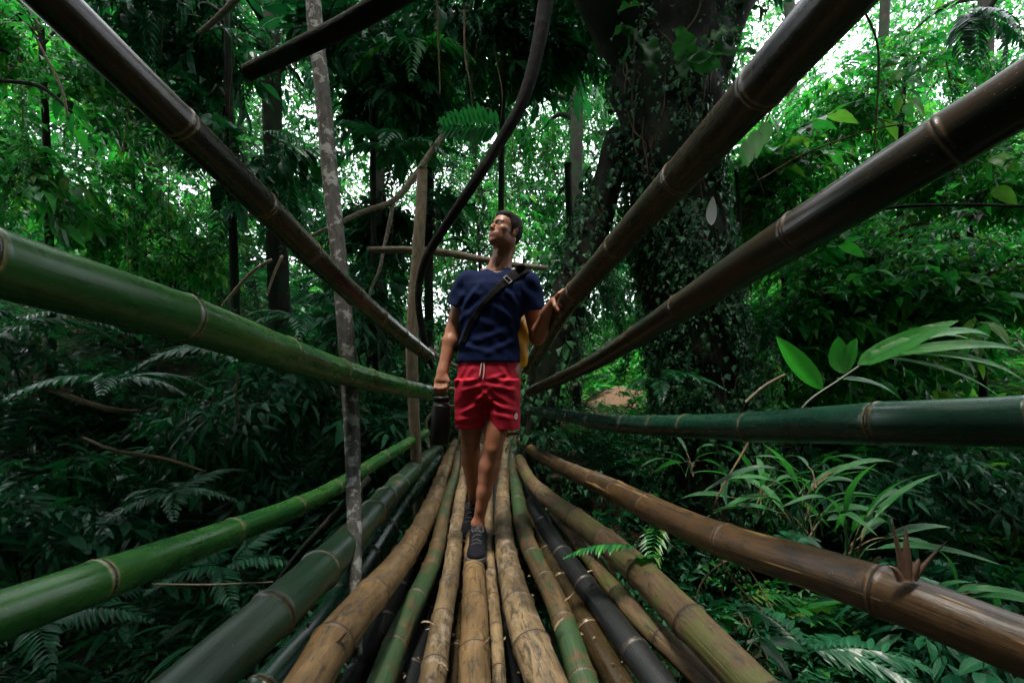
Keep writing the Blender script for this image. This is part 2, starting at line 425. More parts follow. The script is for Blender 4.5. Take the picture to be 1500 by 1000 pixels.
M['tan'] = bamboo_mat('dry tan bamboo', (0.11, 0.068, 0.028), (0.31, 0.195, 0.085), bl_amt=0.75, rough=0.5, ring=(0.15, 0.09, 0.045), bstr=0.35)
M['tan2'] = bamboo_mat('blotched tan bamboo', (0.09, 0.06, 0.03), (0.31, 0.22, 0.115), bl_amt=0.8, rough=0.5, ring=(0.13, 0.09, 0.05), bstr=0.4, pink=(0.36, 0.29, 0.23))
M['mossy'] = bamboo_mat('mossy brown bamboo', (0.06, 0.038, 0.018), (0.16, 0.10, 0.045), bl_amt=0.7, moss=(0.012, 0.06, 0.02), moss_amt=0.7, rough=0.45, ring=(0.12, 0.08, 0.04), bstr=0.35)
M['greentan'] = bamboo_mat('green to tan bamboo', (0.010, 0.050, 0.022), (0.030, 0.065, 0.026), bl_amt=0.1, moss=(0.26, 0.17, 0.07), moss_amt=0.15, rough=0.36, ring=(0.22, 0.16, 0.08), bstr=0.2)
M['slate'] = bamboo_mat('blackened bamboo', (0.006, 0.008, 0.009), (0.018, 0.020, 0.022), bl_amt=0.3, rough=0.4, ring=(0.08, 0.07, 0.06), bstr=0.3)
M['drift'] = bamboo_mat('worn mossy tan bamboo', (0.07, 0.044, 0.022), (0.20, 0.13, 0.065), bl_amt=0.75, moss=(0.09, 0.10, 0.025), moss_amt=0.5, rough=0.55, ring=(0.07, 0.05, 0.03), bstr=0.5)
M['palebark'] = bark_mat('pale lichen bark', (0.045, 0.045, 0.040), (0.11, 0.105, 0.095), (0.27, 0.27, 0.25), 0.45, 1.6, 0.6, moss=None)
M['post'] = bark_mat('dry grey wood', (0.13, 0.10, 0.07), (0.24, 0.19, 0.13), (0.10, 0.12, 0.06), 0.2, 1.5, 0.5)
M['stick'] = bark_mat('grey brown stick', (0.14, 0.11, 0.08), (0.27, 0.22, 0.16), (0.30, 0.29, 0.24), 0.3, 2.5, 0.4)
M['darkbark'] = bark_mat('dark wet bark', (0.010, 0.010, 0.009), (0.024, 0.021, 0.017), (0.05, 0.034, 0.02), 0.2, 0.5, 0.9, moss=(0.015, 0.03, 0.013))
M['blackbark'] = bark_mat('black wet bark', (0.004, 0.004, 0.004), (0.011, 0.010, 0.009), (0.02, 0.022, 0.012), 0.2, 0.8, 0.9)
M['vine'] = bark_mat('brown vine', (0.07, 0.05, 0.03), (0.16, 0.12, 0.07), (0.05, 0.08, 0.03), 0.2, 3, 0.4)
M['far'] = leaf_mat('forest leaves', [(0, (0.03, 0.03, 0.015)), (0.04, (0.006, 0.06, 0.022)), (0.45, (0.012, 0.13, 0.036)), (0.8, (0.04, 0.23, 0.05)), (1, (0.07, 0.30, 0.06))], 0.42, 0.45, spec=.45)
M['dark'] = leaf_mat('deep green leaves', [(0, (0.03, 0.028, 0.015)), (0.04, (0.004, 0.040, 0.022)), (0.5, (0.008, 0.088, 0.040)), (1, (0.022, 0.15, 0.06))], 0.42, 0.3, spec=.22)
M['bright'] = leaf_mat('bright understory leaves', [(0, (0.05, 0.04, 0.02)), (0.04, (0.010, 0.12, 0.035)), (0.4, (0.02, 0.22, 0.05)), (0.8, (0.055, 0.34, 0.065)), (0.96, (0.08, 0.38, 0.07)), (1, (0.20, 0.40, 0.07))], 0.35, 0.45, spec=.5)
M['ivy'] = leaf_mat('ivy leaves', [(0, (0.03, 0.028, 0.015)), (0.04, (0.005, 0.04, 0.017)), (0.5, (0.014, 0.085, 0.033)), (1, (0.04, 0.17, 0.055))], 0.45, 0.2, spec=.3)
M['fern'] = leaf_mat('fern leaves', [(0, (0.05, 0.035, 0.015)), (0.05, (0.005, 0.055, 0.026)), (1, (0.018, 0.14, 0.055))], 0.38, 0.3)
M['broad'] = leaf_mat('broad glossy leaves', [(0, (0.025, 0.20, 0.03)), (1, (0.055, 0.34, 0.045))], 0.42, 0.5, vein=90.0)
M['blade'] = leaf_mat('long glossy blades', [(0, (0.02, 0.10, 0.035)), (1, (0.05, 0.24, 0.06))], 0.36, 0.35, vein=45.0, spec=0.4)
M['philo'] = leaf_mat('philodendron leaves', [(0, (0.02, 0.09, 0.025)), (1, (0.04, 0.17, 0.04))], 0.35, 0.45, vein=25.0)
M['paleleaf'] = plain_mat('pale leaf', (0.85, 0.80, 0.78), 0.6, 40, .1)
M['deadleaf'] = plain_mat('dead leaf', (0.34, 0.24, 0.15), 0.7, 60, 0.6)
M['cutwood'] = plain_mat('split wood', (0.40, 0.22, 0.10), 0.7, 30, 0.5, 0.5)

# ------------------------------------------------------------------ the bamboo bridge
RG = 'bamboo handrails of the bridge'
bamboo('handrail', [(77, 0, 64, .76), (262, 180, 52, 1.0), (385, 300, 42, 1.29), (500, 415, 31, 1.78), (575, 480, 24, 2.45), (628, 522, 18, 3.4)], M['umber'],
       'dark brown bamboo handrail slanting from the upper left down to the grey post', 'handrail', RG, 1, nodes_px=[(258, 176), (388, 300), (455, 372), (520, 437)])
bamboo('handrail', [(0, 387, 100, .73), (265, 465, 71, 1.07), (410, 516, 52, 1.55), (500, 545, 38, 2.05), (565, 562, 29, 2.6), (634, 576, 20, 3.35)], M['green'],
       'thick bright green bamboo handrail at waist height, left of the man', 'handrail', RG, 2, nodes_px=[(265, 465), (418, 518), (496, 545)], space=.36)
bamboo('handrail', [(0, 902, 74, .95), (140, 852, 62, 1.13), (340, 778, 38, 1.8), (435, 742, 29, 2.2), (495, 712, 23, 2.6), (560, 671, 18, 3.1), (624, 634, 13, 3.7)], M['green'],
       'green bamboo rail low on the left, just above the deck', 'handrail', RG, 3, nodes_px=[(140, 852), (340, 777), (435, 742), (492, 712), (530, 690)], space=.3)
bamboo('handrail', [(1228, 0, 88, .77), (1027, 224, 56, 1.2), (936, 324, 43, 1.55), (880, 388, 36, 1.85), (829, 446, 31, 2.2), (796, 502, 24, 2.8), (775, 540, 18, 3.6)], M['umber'],
       'dark brown bamboo handrail on the right that the man holds with his hand', 'handrail', RG, 4, nodes_px=[(1120, 120), (993, 262), (905, 360)], space=.38)
bamboo('handrail', [(1500, 138, 92, .83), (1200, 322, 68, 1.15), (1070, 403, 52, 1.5), (950, 481, 34, 2.05), (865, 533, 23, 2.8), (776, 574, 14, 3.7)], M['rust'],
       'dark green and rust bamboo handrail sloping down below the held one', 'handrail', RG, 5, nodes_px=[(1400, 200), (1170, 340), (1000, 448)], space=.36)
bamboo('handrail', [(1500, 617, 76, .98), (1290, 620, 62, 1.2), (1100, 625, 43, 1.75), (1005, 624, 34, 2.2), (900, 620, 25, 2.75), (830, 609, 18, 3.25), (770, 600, 12, 3.75)], M['dgreen'],
       'dark green bamboo handrail lying nearly level across the right side', 'handrail', RG, 6, nodes_px=[(1290, 620), (1098, 625), (1003, 624)], space=.3)
g6 = bamboo('handrail', [(1500, 948, 86, .93), (1290, 868, 72, 1.13), (1065, 792, 50, 1.6), (950, 742, 38, 2.1), (870, 705, 28, 2.7), (800, 672, 19, 3.5), (762, 648, 13, 4.2)], M['brown'],
       'reddish brown weathered bamboo rail low on the right with pale scratches', 'handrail', RG, 7, nodes_px=[(1290, 866), (1062, 790), (950, 742)], space=.34, wobble=0.004)

def D(py, up=0.0):
    """distance at which the deck lies for a photo row"""
    ys = [640, 648, 665, 680, 700, 740, 805, 845, 900, 1000]; d = [4.8, 4.55, 4.1, 3.8, 3.5, 3.0, 2.4, 2.12, 1.83, 1.5]
    return float(np.interp(py, ys, d)) * (1 + up)
def deck(wp, mat, label, seed, up=0.0, **kw):
    w = [(a, b, c, (D(b, up) if len(q) == 0 else q[0])) for a, b, c, *q in wp]
    kw.setdefault('space', 0.3); kw.setdefault('wobble', 0.004); kw.setdefault('ext_near', 0.15); kw.setdefault('rscale', .97); kw.setdefault('swell', .09)
    return bamboo('deck_pole', w, mat, label, 'bamboo pole', 'bamboo poles of the bridge deck', seed, **kw)
deck([(302, 990, 88, 1.05), (420, 884, 68, 1.3), (486, 818, 54, 1.65), (530, 769, 42, 2.15), (600, 694, 27, 3.35), (642, 656, 17, 4.5)], M['greentan'],
     'thickest green deck pole on the left side, turning tan towards its far end', 11, nodes_px=[(400, 893), (470, 835), (545, 752)], space=.34)
deck([(450, 1000, 68, 1.15), (484, 944, 62, 1.3), (544, 874, 50, 1.62), (580, 830, 40, 1.98), (612, 780, 31, 2.5), (638, 728, 25, 3.1), (656, 675, 17, 4.0), (668, 648, 12, 4.6)], M['tan'],
     'dry tan deck pole left of centre, second from the left', 12, nodes_px=[(480, 940), (540, 870), (590, 810)], space=.27)
deck([(562, 1000, 43), (592, 916, 35), (622, 846, 29), (640, 796, 23), (656, 736, 17), (666, 692, 12), (671, 662, 9)], M['mossy'],
     'thin green mossy deck pole between two tan ones left of the man', 13, wobble=.008)
deck([(634, 1000, 42), (648, 905, 32), (659, 844, 27), (668, 780, 22), (675, 732, 18), (679, 700, 14), (683, 664, 9)], M['tan2'],
     'narrow blotched tan deck pole beside the front shoe', 14, space=.25)
deck([(697, 1000, 50), (696, 900, 40), (693, 828, 31), (695, 780, 27), (699, 720, 20), (704, 655, 12)], M['tan'],
     'tan deck pole in the middle on which the front shoe stands', 15, space=.27)
deck([(731, 1000, 21), (725, 916, 19), (719, 844, 17), (716, 780, 16), (715, 730, 13), (716, 668, 9)], M['tan2'],
     'thinnest tan deck pole running under the front leg', 16, up=0.04, space=.22)
deck([(806, 1010, 64), (772, 924, 53), (749, 848, 37), (738, 792, 29), (736, 740, 22), (739, 692, 16), (742, 648, 11)], M['tan2'],
     'thick tan deck pole with black mould spots right of the front shoe', 17, space=.24)
deck([(860, 1005, 43), (820, 900, 35), (787, 828, 28), (767, 772, 25), (756, 720, 19), (752, 672, 14), (753, 646, 11)], M['mossy'],
     'mottled deck pole turning green at its near end', 18, space=.25, wobble=.007)
deck([(965, 1000, 46), (904, 920, 39), (846, 844, 32), (804, 780, 26), (777, 728, 20), (764, 696, 15), (757, 660, 10)], M['slate'],
     'blackened grey deck pole right of centre', 19, up=0.03, space=.4)
deck([(1098, 1000, 63), (1000, 902, 53), (918, 820, 42), (853, 766, 33), (804, 730, 25), (776, 703, 19), (761, 672, 14)], M['drift'],
     'worn tan and mossy deck pole, rightmost of the deck', 20, up=-0.1, space=.33)
deck([(1022, 985, 38), (930, 898, 32), (871, 824, 26), (838, 782, 23), (812, 756, 20)], M['drift'],
     'short brown deck pole that ends beside the blackened one', 21, up=0.02)
deck([(384, 1020, 66, 1.45), (480, 908, 52, 1.75), (568, 774, 34, 2.75), (600, 724, 25, 3.3), (642, 672, 15, 4.1)], M['dgreen'],
     'dark green deck pole sunk between the two leftmost poles', 22, space=.4)
deck([(520, 1000, 44, 1.7), (592, 860, 30, 2.4), (640, 740, 20, 3.4), (662, 670, 11, 4.4)], M['slate'],
     'dark pole in shade under the tan pole left of centre', 23)  # blackened bamboo colour stands in for the missing light on this pole
deck([(600, 1000, 34, 1.65), (640, 850, 24, 2.35), (664, 730, 15, 3.3), (676, 665, 9, 4.3)], M['slate'],
     'dark narrow pole in the gap left of the blotched tan one', 24)
deck([(668, 1000, 24, 1.65), (672, 880, 20, 2.1), (684, 740, 13, 3.2), (693, 665, 8, 4.3)], M['umber'],
     'dark brown pole glimpsed in the gap left of the centre pole', 25)
deck([(905, 1000, 44, 1.65), (838, 880, 32, 2.1), (784, 770, 22, 2.9), (757, 680, 12, 4.1)], M['umber'],
     'dark brown pole half hidden between the mottled and blackened ones', 26)
deck([(762, 1000, 26, 1.7), (742, 880, 20, 2.15), (727, 760, 14, 3.0), (727, 665, 8, 4.3)], M['slate'],
     'dark pole in the gap left of the mould-spotted one', 27)
# beams that carry the deck from below, and the crossbars at the far end
for i, (Y, z) in enumerate(((1.35, -1.17), (2.55, -1.03), (3.9, -0.86))):
    a = np.array([-0.95 - .05 * i, Y, CZ + z]); b = np.array([0.62 - .1 * i, Y + .06, CZ + z + .02])
    V, T, Q, bco = tube_arrays(*catmull([a, b], [.05, .045], .04), 20, 'hollow')
    o = mesh_obj('cross_beam', V, T, M['umber'], None, True, {'node': np.zeros(len(V))}, Q, {'bco': bco})
    tag(o, ['dark crossbeam under the near end of the deck', 'dark crossbeam under the deck where the man stands', 'dark crossbeam under the far end of the deck'][i], 'beam', 'beams carrying the deck')
for i, (x0, y0, x1, y1, Y, w) in enumerate(((733, 636, 768, 630, 4.7, 8), (736, 650, 770, 646, 4.6, 7), (741, 622, 741, 650, 4.65, 6), (735, 641, 762, 652, 4.55, 5))):
    bamboo('crossbar', [(x0, y0, w, Y), (x1, y1, w, Y + .02)], M['cutwood'] if i % 2 else M['tan'],
           ['topmost tan crossbar behind the right shorts hem', 'split orange crossbar behind the right knee', 'short upright peg of the far crossbars', 'slanting split stick on the far crossbars'][i],
           'crossbar', 'sticks at the far end of the deck', 40 + i, ext_near=None, sides=12)

# ------------------------------------------------------------------ posts, sticks, lianas near the bridge
t, _, _ = limb('slender_tree', [(455, -60, 21, 2.5), (462, 40, 22, 2.45), (474, 150, 22, 2.4), (484, 260, 23, 2.36), (497, 380, 23, 2.3), (506, 480, 24, 2.26), (512, 560, 24, 2.25), (516, 640, 23, 2.18), (518, 720, 22, 2.0), (520, 800, 20, 1.78), (521, 866, 17, 1.62), (523, 960, 16, 1.55)], M['palebark'], None, False, 20, .035, 3, .03)
tag(t, 'slender pale trunk with lichen standing beside the left rails', 'tree')
t, _, _ = limb('wooden_post', [(619, 248, 15, 3.55), (615, 330, 17, 3.5), (608, 420, 18, 3.48), (603, 500, 18, 3.46), (606, 600, 17, 3.5), (611, 700, 16, 3.55), (614, 760, 16, 3.6)], M['post'], None, False, 16, .04, 5, .04)
tag(t, 'rough grey post left of the man, tall with broken top', 'post')
t, _, _ = limb('wooden_post', [(783, 575, 12, 3.9), (776, 640, 14, 3.9), (772, 700, 14, 3.9), (770, 740, 14, 3.9)], M['darkbark'], None, False, 14, .04, 6, .04)
tag(t, 'short dark post where the right rails meet', 'post')
t, _, _ = limb('hanging_pole', [(362, 107, 22, 1.9), (440, 70, 25, 1.82), (520, 30, 29, 1.75), (600, -18, 34, 1.65), (700, -80, 40, 1.5)], M['umber'] if False else M['darkbark'], None, False, 20, .015, 7, .04)
tag(t, 'dark sawn pole slanting overhead in front of the slender trunk', 'pole')
t, _, _ = limb('crossbar', [(541, 366, 9, 3.7), (590, 366, 11, 3.7), (650, 370, 11, 3.72), (700, 379, 10, 3.75), (760, 389, 9, 3.8), (802, 393, 7, 3.85)], M['stick'], None, False, 12, .03, 8, .04)
tag(t, 'pale horizontal stick behind the man at neck height', 'crossbar')
LI = [
    ([(806, -40, 24, 3.2), (790, 60, 21, 3.15), (765, 150, 18, 3.1), (728, 215, 16, 3.1), (690, 275, 15, 3.1), (650, 335, 14, 3.15), (624, 380, 12, 3.2), (613, 430, 10, 3.25), (622, 500, 10, 3.3), (634, 540, 6, 3.35)], 'blackbark', 'thick dark liana curving down from the top to the post'),
    ([(655, 190, 8, 4.4), (632, 222, 9, 4.3), (605, 262, 9, 4.2), (576, 294, 8, 4.1), (530, 311, 7, 4.0), (490, 330, 6, 3.9), (452, 348, 5, 3.9)], 'stick', 'thin pale branch bending behind the grey post'),
    ([(577, 293, 6, 4.1), (570, 330, 6, 4.1), (562, 365, 5, 4.1), (556, 395, 5, 4.1), (545, 420, 4, 4.1), (540, 440, 3, 4.1)], 'stick', 'thin forked twig dropping below the pale branch'),
    ([(640, 182, 6, 4.6), (672, 172, 5, 4.6), (715, 160, 4, 4.6)], 'stick', 'short pale twig high behind the dark liana'),
    ([(326, 448, 4, 2.9), (345, 425, 5, 2.9), (372, 396, 5, 2.9), (398, 380, 4, 2.9)], 'stick', 'broken pale twig left of the slender trunk, leaning right'),
    ([(391, 433, 3, 2.9), (402, 400, 4, 2.9), (414, 374, 4, 2.9)], 'stick', 'broken upright twig left of the slender trunk'),
    ([(624, 508, 7, 4.2), (650, 527, 7, 4.2), (672, 538, 6, 4.2)], 'stick', 'pale stick slanting behind the wrist of the hanging arm'),
    ([(624, 570, 7, 4.1), (675, 570, 7, 4.2)], 'stick', 'short level stick behind the bottle'),
    ([(628, 655, 5, 4.2), (626, 615, 4, 4.2), (640, 600, 5, 4.2), (672, 594, 6, 4.2)], 'stick', 'thin bent stick behind the lower bottle'),
    ([(680, 470, 5, 4.4), (676, 520, 5, 4.4), (674, 600, 5, 4.4), (674, 650, 5, 4.4)], 'stick', 'upright pale stick behind the hanging forearm'),
    ([(842, 470, 4, 5.2), (838, 520, 4, 5.2), (836, 590, 4, 5.2)], 'stick', 'thin pale stem right of the held rail'),
    ([(856, 455, 3, 5.4), (852, 510, 3, 5.4), (851, 580, 3, 5.4)], 'stick', 'second thin stem right of the held rail'),
    ([(222, 855, 2.5, 1.9), (300, 856, 3, 1.9), (400, 852, 2, 1.9)], 'stick', 'straw-thin pale twig lying level beneath the low left rail'),
    ([(1092, 589, 4, 2.9), (1120, 565, 4, 2.9), (1150, 548, 3, 2.9)], 'stick', 'pale broken twig leaning above the level right rail'),
    ([(1100, 640, 3, 2.2), (1040, 770, 3, 2.1), (1075, 850, 3, 2.0), (1130, 905, 3, 1.9)], 'vine', 'thin brown root dangling under the low right rail'),
    ([(1015, 905, 2, 2.2), (1030, 850, 3, 2.2), (1080, 820, 3, 2.2), (1140, 905, 2, 2.1)], 'vine', 'thin looping vine below the reddish rail'),
    ([(380, 890, 6, 2.9), (440, 810, 12, 2.7), (500, 745, 14, 2.6), (540, 700, 10, 2.8)], 'darkbark', 'dark prop pole leaning under the deck left of the slender trunk'),
    ([(680, 10, 3, 3.6), (682, 90, 3, 3.6), (690, 125, 2, 3.6)], 'vine', 'short fine vine hanging near the top middle'),
    ([(640, -20, 3, 4.2), (642, 60, 3, 4.2), (645, 140, 2, 4.2)], 'vine', 'fine vine hanging before the mossy stub'),
    ([(1245, -20, 3, 4.6), (1284, 60, 3, 4.6), (1283, 180, 2.5, 4.6), (1278, 260, 2, 4.6)], 'vine', 'thin dark vine hanging right of the held rail'),
    ([(1350, 178, 2, 3.0), (1280, 190, 2.5, 3.0), (1180, 225, 2.5, 3.1), (1110, 265, 2, 3.2)], 'vine', 'thin dark twig arching above the sloping right rail'),
    ([(1500, 302, 4, 4.0), (1400, 300, 4, 4.0), (1300, 305, 5, 4.1), (1200, 330, 5, 4.2), (1130, 352, 4, 4.2)], 'darkbark', 'dark branch reaching level behind the right rails'),
    ([(1078, 250, 5, 5.2), (1083, 320, 7, 5.1), (1076, 370, 7, 5.0)], 'darkbark', 'dark bent sapling beside the pale leaf'),
    ([(0, 118, 5, 4.0), (60, 128, 6, 4.0), (105, 165, 4, 4.0)], 'darkbark', 'dark twig at the left edge near the top'),
    ([(55, 60, 3, 3.5), (90, 130, 3.5, 3.5), (100, 175, 3, 3.5)], 'stick', 'pale dangling twig in the upper left corner'),
    ([(50, 560, 6, 3.3), (100, 580, 8, 3.2), (165, 600, 9, 3.1), (205, 602, 4, 3.1)], 'vine', 'brown dead frond stalk in the dark slope on the left'),
    ([(120, 640, 4, 3.4), (170, 660, 6, 3.3), (240, 672, 6, 3.3), (300, 690, 3, 3.3)], 'vine', 'second brown dead frond stalk lower on the left slope'),
    ([(350, 540, 3, 3.6), (346, 580, 3, 3.6), (350, 620, 2, 3.6)], 'vine', 'fine curling vine below the thick green rail'),
    ([(290, 50, 6, 5.0), (320, 25, 8, 5.0), (350, -5, 9, 5.0)], 'stick', 'pale slanting branch at the top left of the slender trunk'),
]
for i, (wp, m, lab) in enumerate(LI):
    o, _, _ = limb('liana' if m in ('darkbark', 'blackbark', 'vine') and 'liana' in lab or 'vine' in lab else ('twig' if 'prop' not in lab else 'prop_pole'), wp, M[m], None, False, 10 if wp[0][2] < 12 else 16, .03, 20 + i, .03)
    tag(o, lab, 'vine' if ('vine' in lab or 'liana' in lab) else ('pole' if 'prop' in lab else 'branch'))
# leaning dark trunk behind the hand
LEAN = [(905, 200, 36, 4.7), (880, 300, 46, 4.5), (850, 390, 54, 4.3), (822, 480, 54, 4.2), (797, 560, 50, 4.1), (786, 640, 50, 4.1), (782, 760, 60, 4.1)]
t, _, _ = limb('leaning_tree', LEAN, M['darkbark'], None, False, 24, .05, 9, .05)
tag(t, 'dark trunk leaning behind the hand on the rail', 'tree')
# ------------------------------------------------------------------ the man: smooth-blended volumes meshed as one surface
PY = 2.45; PX0 = (712 - 750) / F * PY; PZ0 = CZ - 0.885
def Lp(px, py, dy=0.0):
    """figure-local place (x right, y away, z up from the sole) for a photo point"""
    Y = PY + dy
    return np.array([(px - 750) / F * Y - PX0, dy, (560 - py) / F * Y + 0.885])
class Vol:
    def __init__(s, lo, hi, h):
        s.lo = np.array(lo, float); s.h = h
        s.n = np.ceil((np.array(hi) - s.lo) / h).astype(int) + 1
        s.F = np.full(s.n, 1.0, np.float32)
    def sub(s, lo, hi):
        a = np.clip(np.floor((np.array(lo) - s.lo) / s.h).astype(int), 0, s.n); b = np.clip(np.ceil((np.array(hi) - s.lo) / s.h).astype(int) + 1, 0, s.n)
        sl = tuple(slice(x, y) for x, y in zip(a, b))
        ax = [s.lo[i] + s.h * np.arange(a[i], b[i]) for i in range(3)]
        return sl, np.meshgrid(*ax, indexing='ij', sparse=True)
    def op(s, lo, hi, fn, k=0.01, mode='add'):
        sl, (X, Y, Z) = s.sub(lo, hi)
        if s.F[sl].size == 0: return
        d = fn(X, Y, Z).astype(np.float32); A = s.F[sl]
        if mode == 'add':
            h = np.clip(.5 + .5 * (A - d) / k, 0, 1); s.F[sl] = A * (1 - h) + d * h - k * h * (1 - h)
        else:
            d = -d; h = np.clip(.5 - .5 * (A - d) / k, 0, 1); s.F[sl] = A * (1 - h) + d * h + k * h * (1 - h)
    def cone(s, a, b, ra, rb, k=0.012, mode='add', sq=None):
        a = np.array(a, float); b = np.array(b, float); m = max(ra, rb) + k * 2 + .01
        def fn(X, Y, Z):
            ba = b - a; L2 = ba.dot(ba) + 1e-12
            t = np.clip(((X - a[0]) * ba[0] + (Y - a[1]) * ba[1] + (Z - a[2]) * ba[2]) / L2, 0, 1)
            return np.sqrt((X - a[0] - ba[0] * t) ** 2 + (Y - a[1] - ba[1] * t) ** 2 + (Z - a[2] - ba[2] * t) ** 2) - (ra + (rb - ra) * t)
        s.op(np.minimum(a, b) - m, np.maximum(a, b) + m, fn, k, mode)
    def ell(s, c, r, k=0.012, mode='add', Rm=None):
        c = np.array(c, float); r = np.array(r, float); m = r.max() + k * 2 + .01
        Rm = np.eye(3) if Rm is None else Rm
        def fn(X, Y, Z):
            x, y, z = X - c[0], Y - c[1], Z - c[2]
            u = (Rm[0, 0] * x + Rm[1, 0] * y + Rm[2, 0] * z) / r[0]; v = (Rm[0, 1] * x + Rm[1, 1] * y + Rm[2, 1] * z) / r[1]; w = (Rm[0, 2] * x + Rm[1, 2] * y + Rm[2, 2] * z) / r[2]
            return (np.sqrt(u * u + v * v + w * w) - 1) * r.min()
        s.op(c - m, c + m, fn, k, mode)
    def loft(s, prof, k=0.02, mode='add', z0=None, z1=None, sup=2.3):
        """stack of ellipses; prof rows: z, cx, cy, a, b"""
        p = np.array(prof, float); zz = p[:, 0]
        z0 = zz[0] if z0 is None else z0; z1 = zz[-1] if z1 is None else z1
        lo = [p[:, 1].min() - p[:, 3].max() - .06, p[:, 2].min() - p[:, 4].max() - .06, z0 - .05]; hi = [p[:, 1].max() + p[:, 3].max() + .06, p[:, 2].max() + p[:, 4].max() + .06, z1 + .05]
        def fn(X, Y, Z):
            cx, cy, a, b = [np.interp(Z, zz, p[:, i]) for i in (1, 2, 3, 4)]
            q = (np.abs((X - cx) / a) ** sup + np.abs((Y - cy) / b) ** sup) ** (1 / sup)
            d = (q - 1) * np.minimum(a, b)
            return np.maximum(d, np.maximum(z0 - Z, Z - z1))
        s.op(lo, hi, fn, k, mode)
    def warp(s, fn):
        X, Y, Z = np.meshgrid(*[s.lo[i] + s.h * np.arange(s.n[i]) for i in range(3)], indexing='ij', sparse=True)
        s.F += fn(X, Y, Z).astype(np.float32)
    def mesh(s):
        Fv = s.F; I = Fv < 0
        n = np.array(Fv.shape) - 1
        cnt = np.zeros(n, np.int8)
        for dx in (0, 1):
            for dy in (0, 1):
                for dz in (0, 1): cnt += I[dx:dx + n[0], dy:dy + n[1], dz:dz + n[2]]
        cells = np.argwhere((cnt > 0) & (cnt < 8)); del cnt
        idx = np.full(n, -1, np.int32); idx[tuple(cells.T)] = np.arange(len(cells))
        acc = np.zeros((len(cells), 3)); num = np.zeros(len(cells))
        cr = [(dx, dy, dz) for dx in (0, 1) for dy in (0, 1) for dz in (0, 1)]
        fv = {c: Fv[cells[:, 0] + c[0], cells[:, 1] + c[1], cells[:, 2] + c[2]] for c in cr}
        for c in cr:
            for ax in range(3):
                if c[ax] == 0:
                    e = list(c); e[ax] = 1; e = tuple(e); f0, f1 = fv[c], fv[e]
                    m = (f0 < 0) != (f1 < 0); t = np.where(m, f0 / np.where(m, f0 - f1, 1), 0)
                    p = np.tile(np.array(c, float), (len(cells), 1)); p[:, ax] += t
                    acc += p * m[:, None]; num += m
        V = (cells + acc / num[:, None]) * s.h + s.lo
        Q = []
        for ax in range(3):
            a1, a2 = [(1, 2), (2, 0), (0, 1)][ax]
            A = [slice(None)] * 3; B = [slice(None)] * 3; A[ax] = slice(0, -1); B[ax] = slice(1, None)
            ia, ib = I[tuple(A)], I[tuple(B)]
            for flip, mk in ((False, ia & ~ib), (True, ~ia & ib)):
                e = np.argwhere(mk); e = e[(e[:, a1] > 0) & (e[:, a2] > 0) & (e[:, a1] < n[a1]) & (e[:, a2] < n[a2])]
                def g(o1, o2):
                    q = e.copy(); q[:, a1] += o1; q[:, a2] += o2; return idx[q[:, 0], q[:, 1], q[:, 2]]
                q = np.stack([g(-1, -1), g(0, -1), g(0, 0), g(-1, 0)], 1)
                Q.append(q[:, ::-1] if flip else q)
        Q = np.vstack(Q); Q = Q[(Q >= 0).all(1)]
        return V, Q
def smooth(V, Q, it=2, lam=0.5):
    n = len(V)
    a = np.concatenate([Q[:, 0], Q[:, 1], Q[:, 2], Q[:, 3]]); b = np.concatenate([Q[:, 1], Q[:, 2], Q[:, 3], Q[:, 0]])
    A = np.concatenate([a, b]); B = np.concatenate([b, a]); deg = np.bincount(A, minlength=n)[:, None]
    for _ in range(it):
        S = np.stack([np.bincount(A, V[B, i], n) for i in range(3)], 1)
        V = V + lam * (S / np.maximum(deg, 1) - V)
    return V

# joints, read off the photograph
shL, elL, wrL = Lp(684, 413, .0), Lp(664, 484, .03), Lp(648, 545, -.05)
shR, elR, wrR = Lp(774, 413, .0), Lp(787, 494, .03), Lp(802, 456, -.16)
hipL, knL, anL = Lp(694, 545, .0) , Lp(689, 646, .02), Lp(694, 738, .30)
hipR, knR, anR = Lp(740, 545, .0), Lp(724, 646, -.05), Lp(700, 768, -.02)
neck0, neck1 = Lp(730, 398, .02), Lp(741, 352, .03)
HC = Lp(740.5, 340, .01)                                 # middle of the skull
HR = rotm(-0.80, 0, 0) @ rotm(0, -0.26, 0) @ rotm(0, 0, 0.06)   # turned to the left of the picture and tilted back
HSC = .87
def H(x, y, z): return HC + HR @ (np.array([x, y, z]) * HSC)

body = Vol([-.36, -.36, -.01], [.44, .46, 1.85], .0042)
tor = [(.80, .015, .0, .13, .09), (.92, .015, .0, .15, .10), (1.05, .014, .0, .14, .09), (1.2, .02, .0, .148, .095), (1.33, .035, .0, .16, .10), (1.41, .05, .01, .15, .085), (1.46, .062, .02, .085, .06)]
body.loft(tor, .02)
for a, b, ra, rb in ((shL + [0.035, 0, -.01], shR + [-.035, 0, -.01], .045, .045), (shL, elL, .05, .040), (shR, elR, .05, .042)):
    body.cone(a, b, ra, rb, .03)
def arm(e, w, s):
    d = w - e; m = e + d * .28
    body.cone(e, m, .039, .042, .02); body.cone(m, w - d * .08, .042, .027, .02); body.cone(w - d * .1, w, .027, .025, .015)
arm(elL, wrL, 1); arm(elR, wrR, 1)
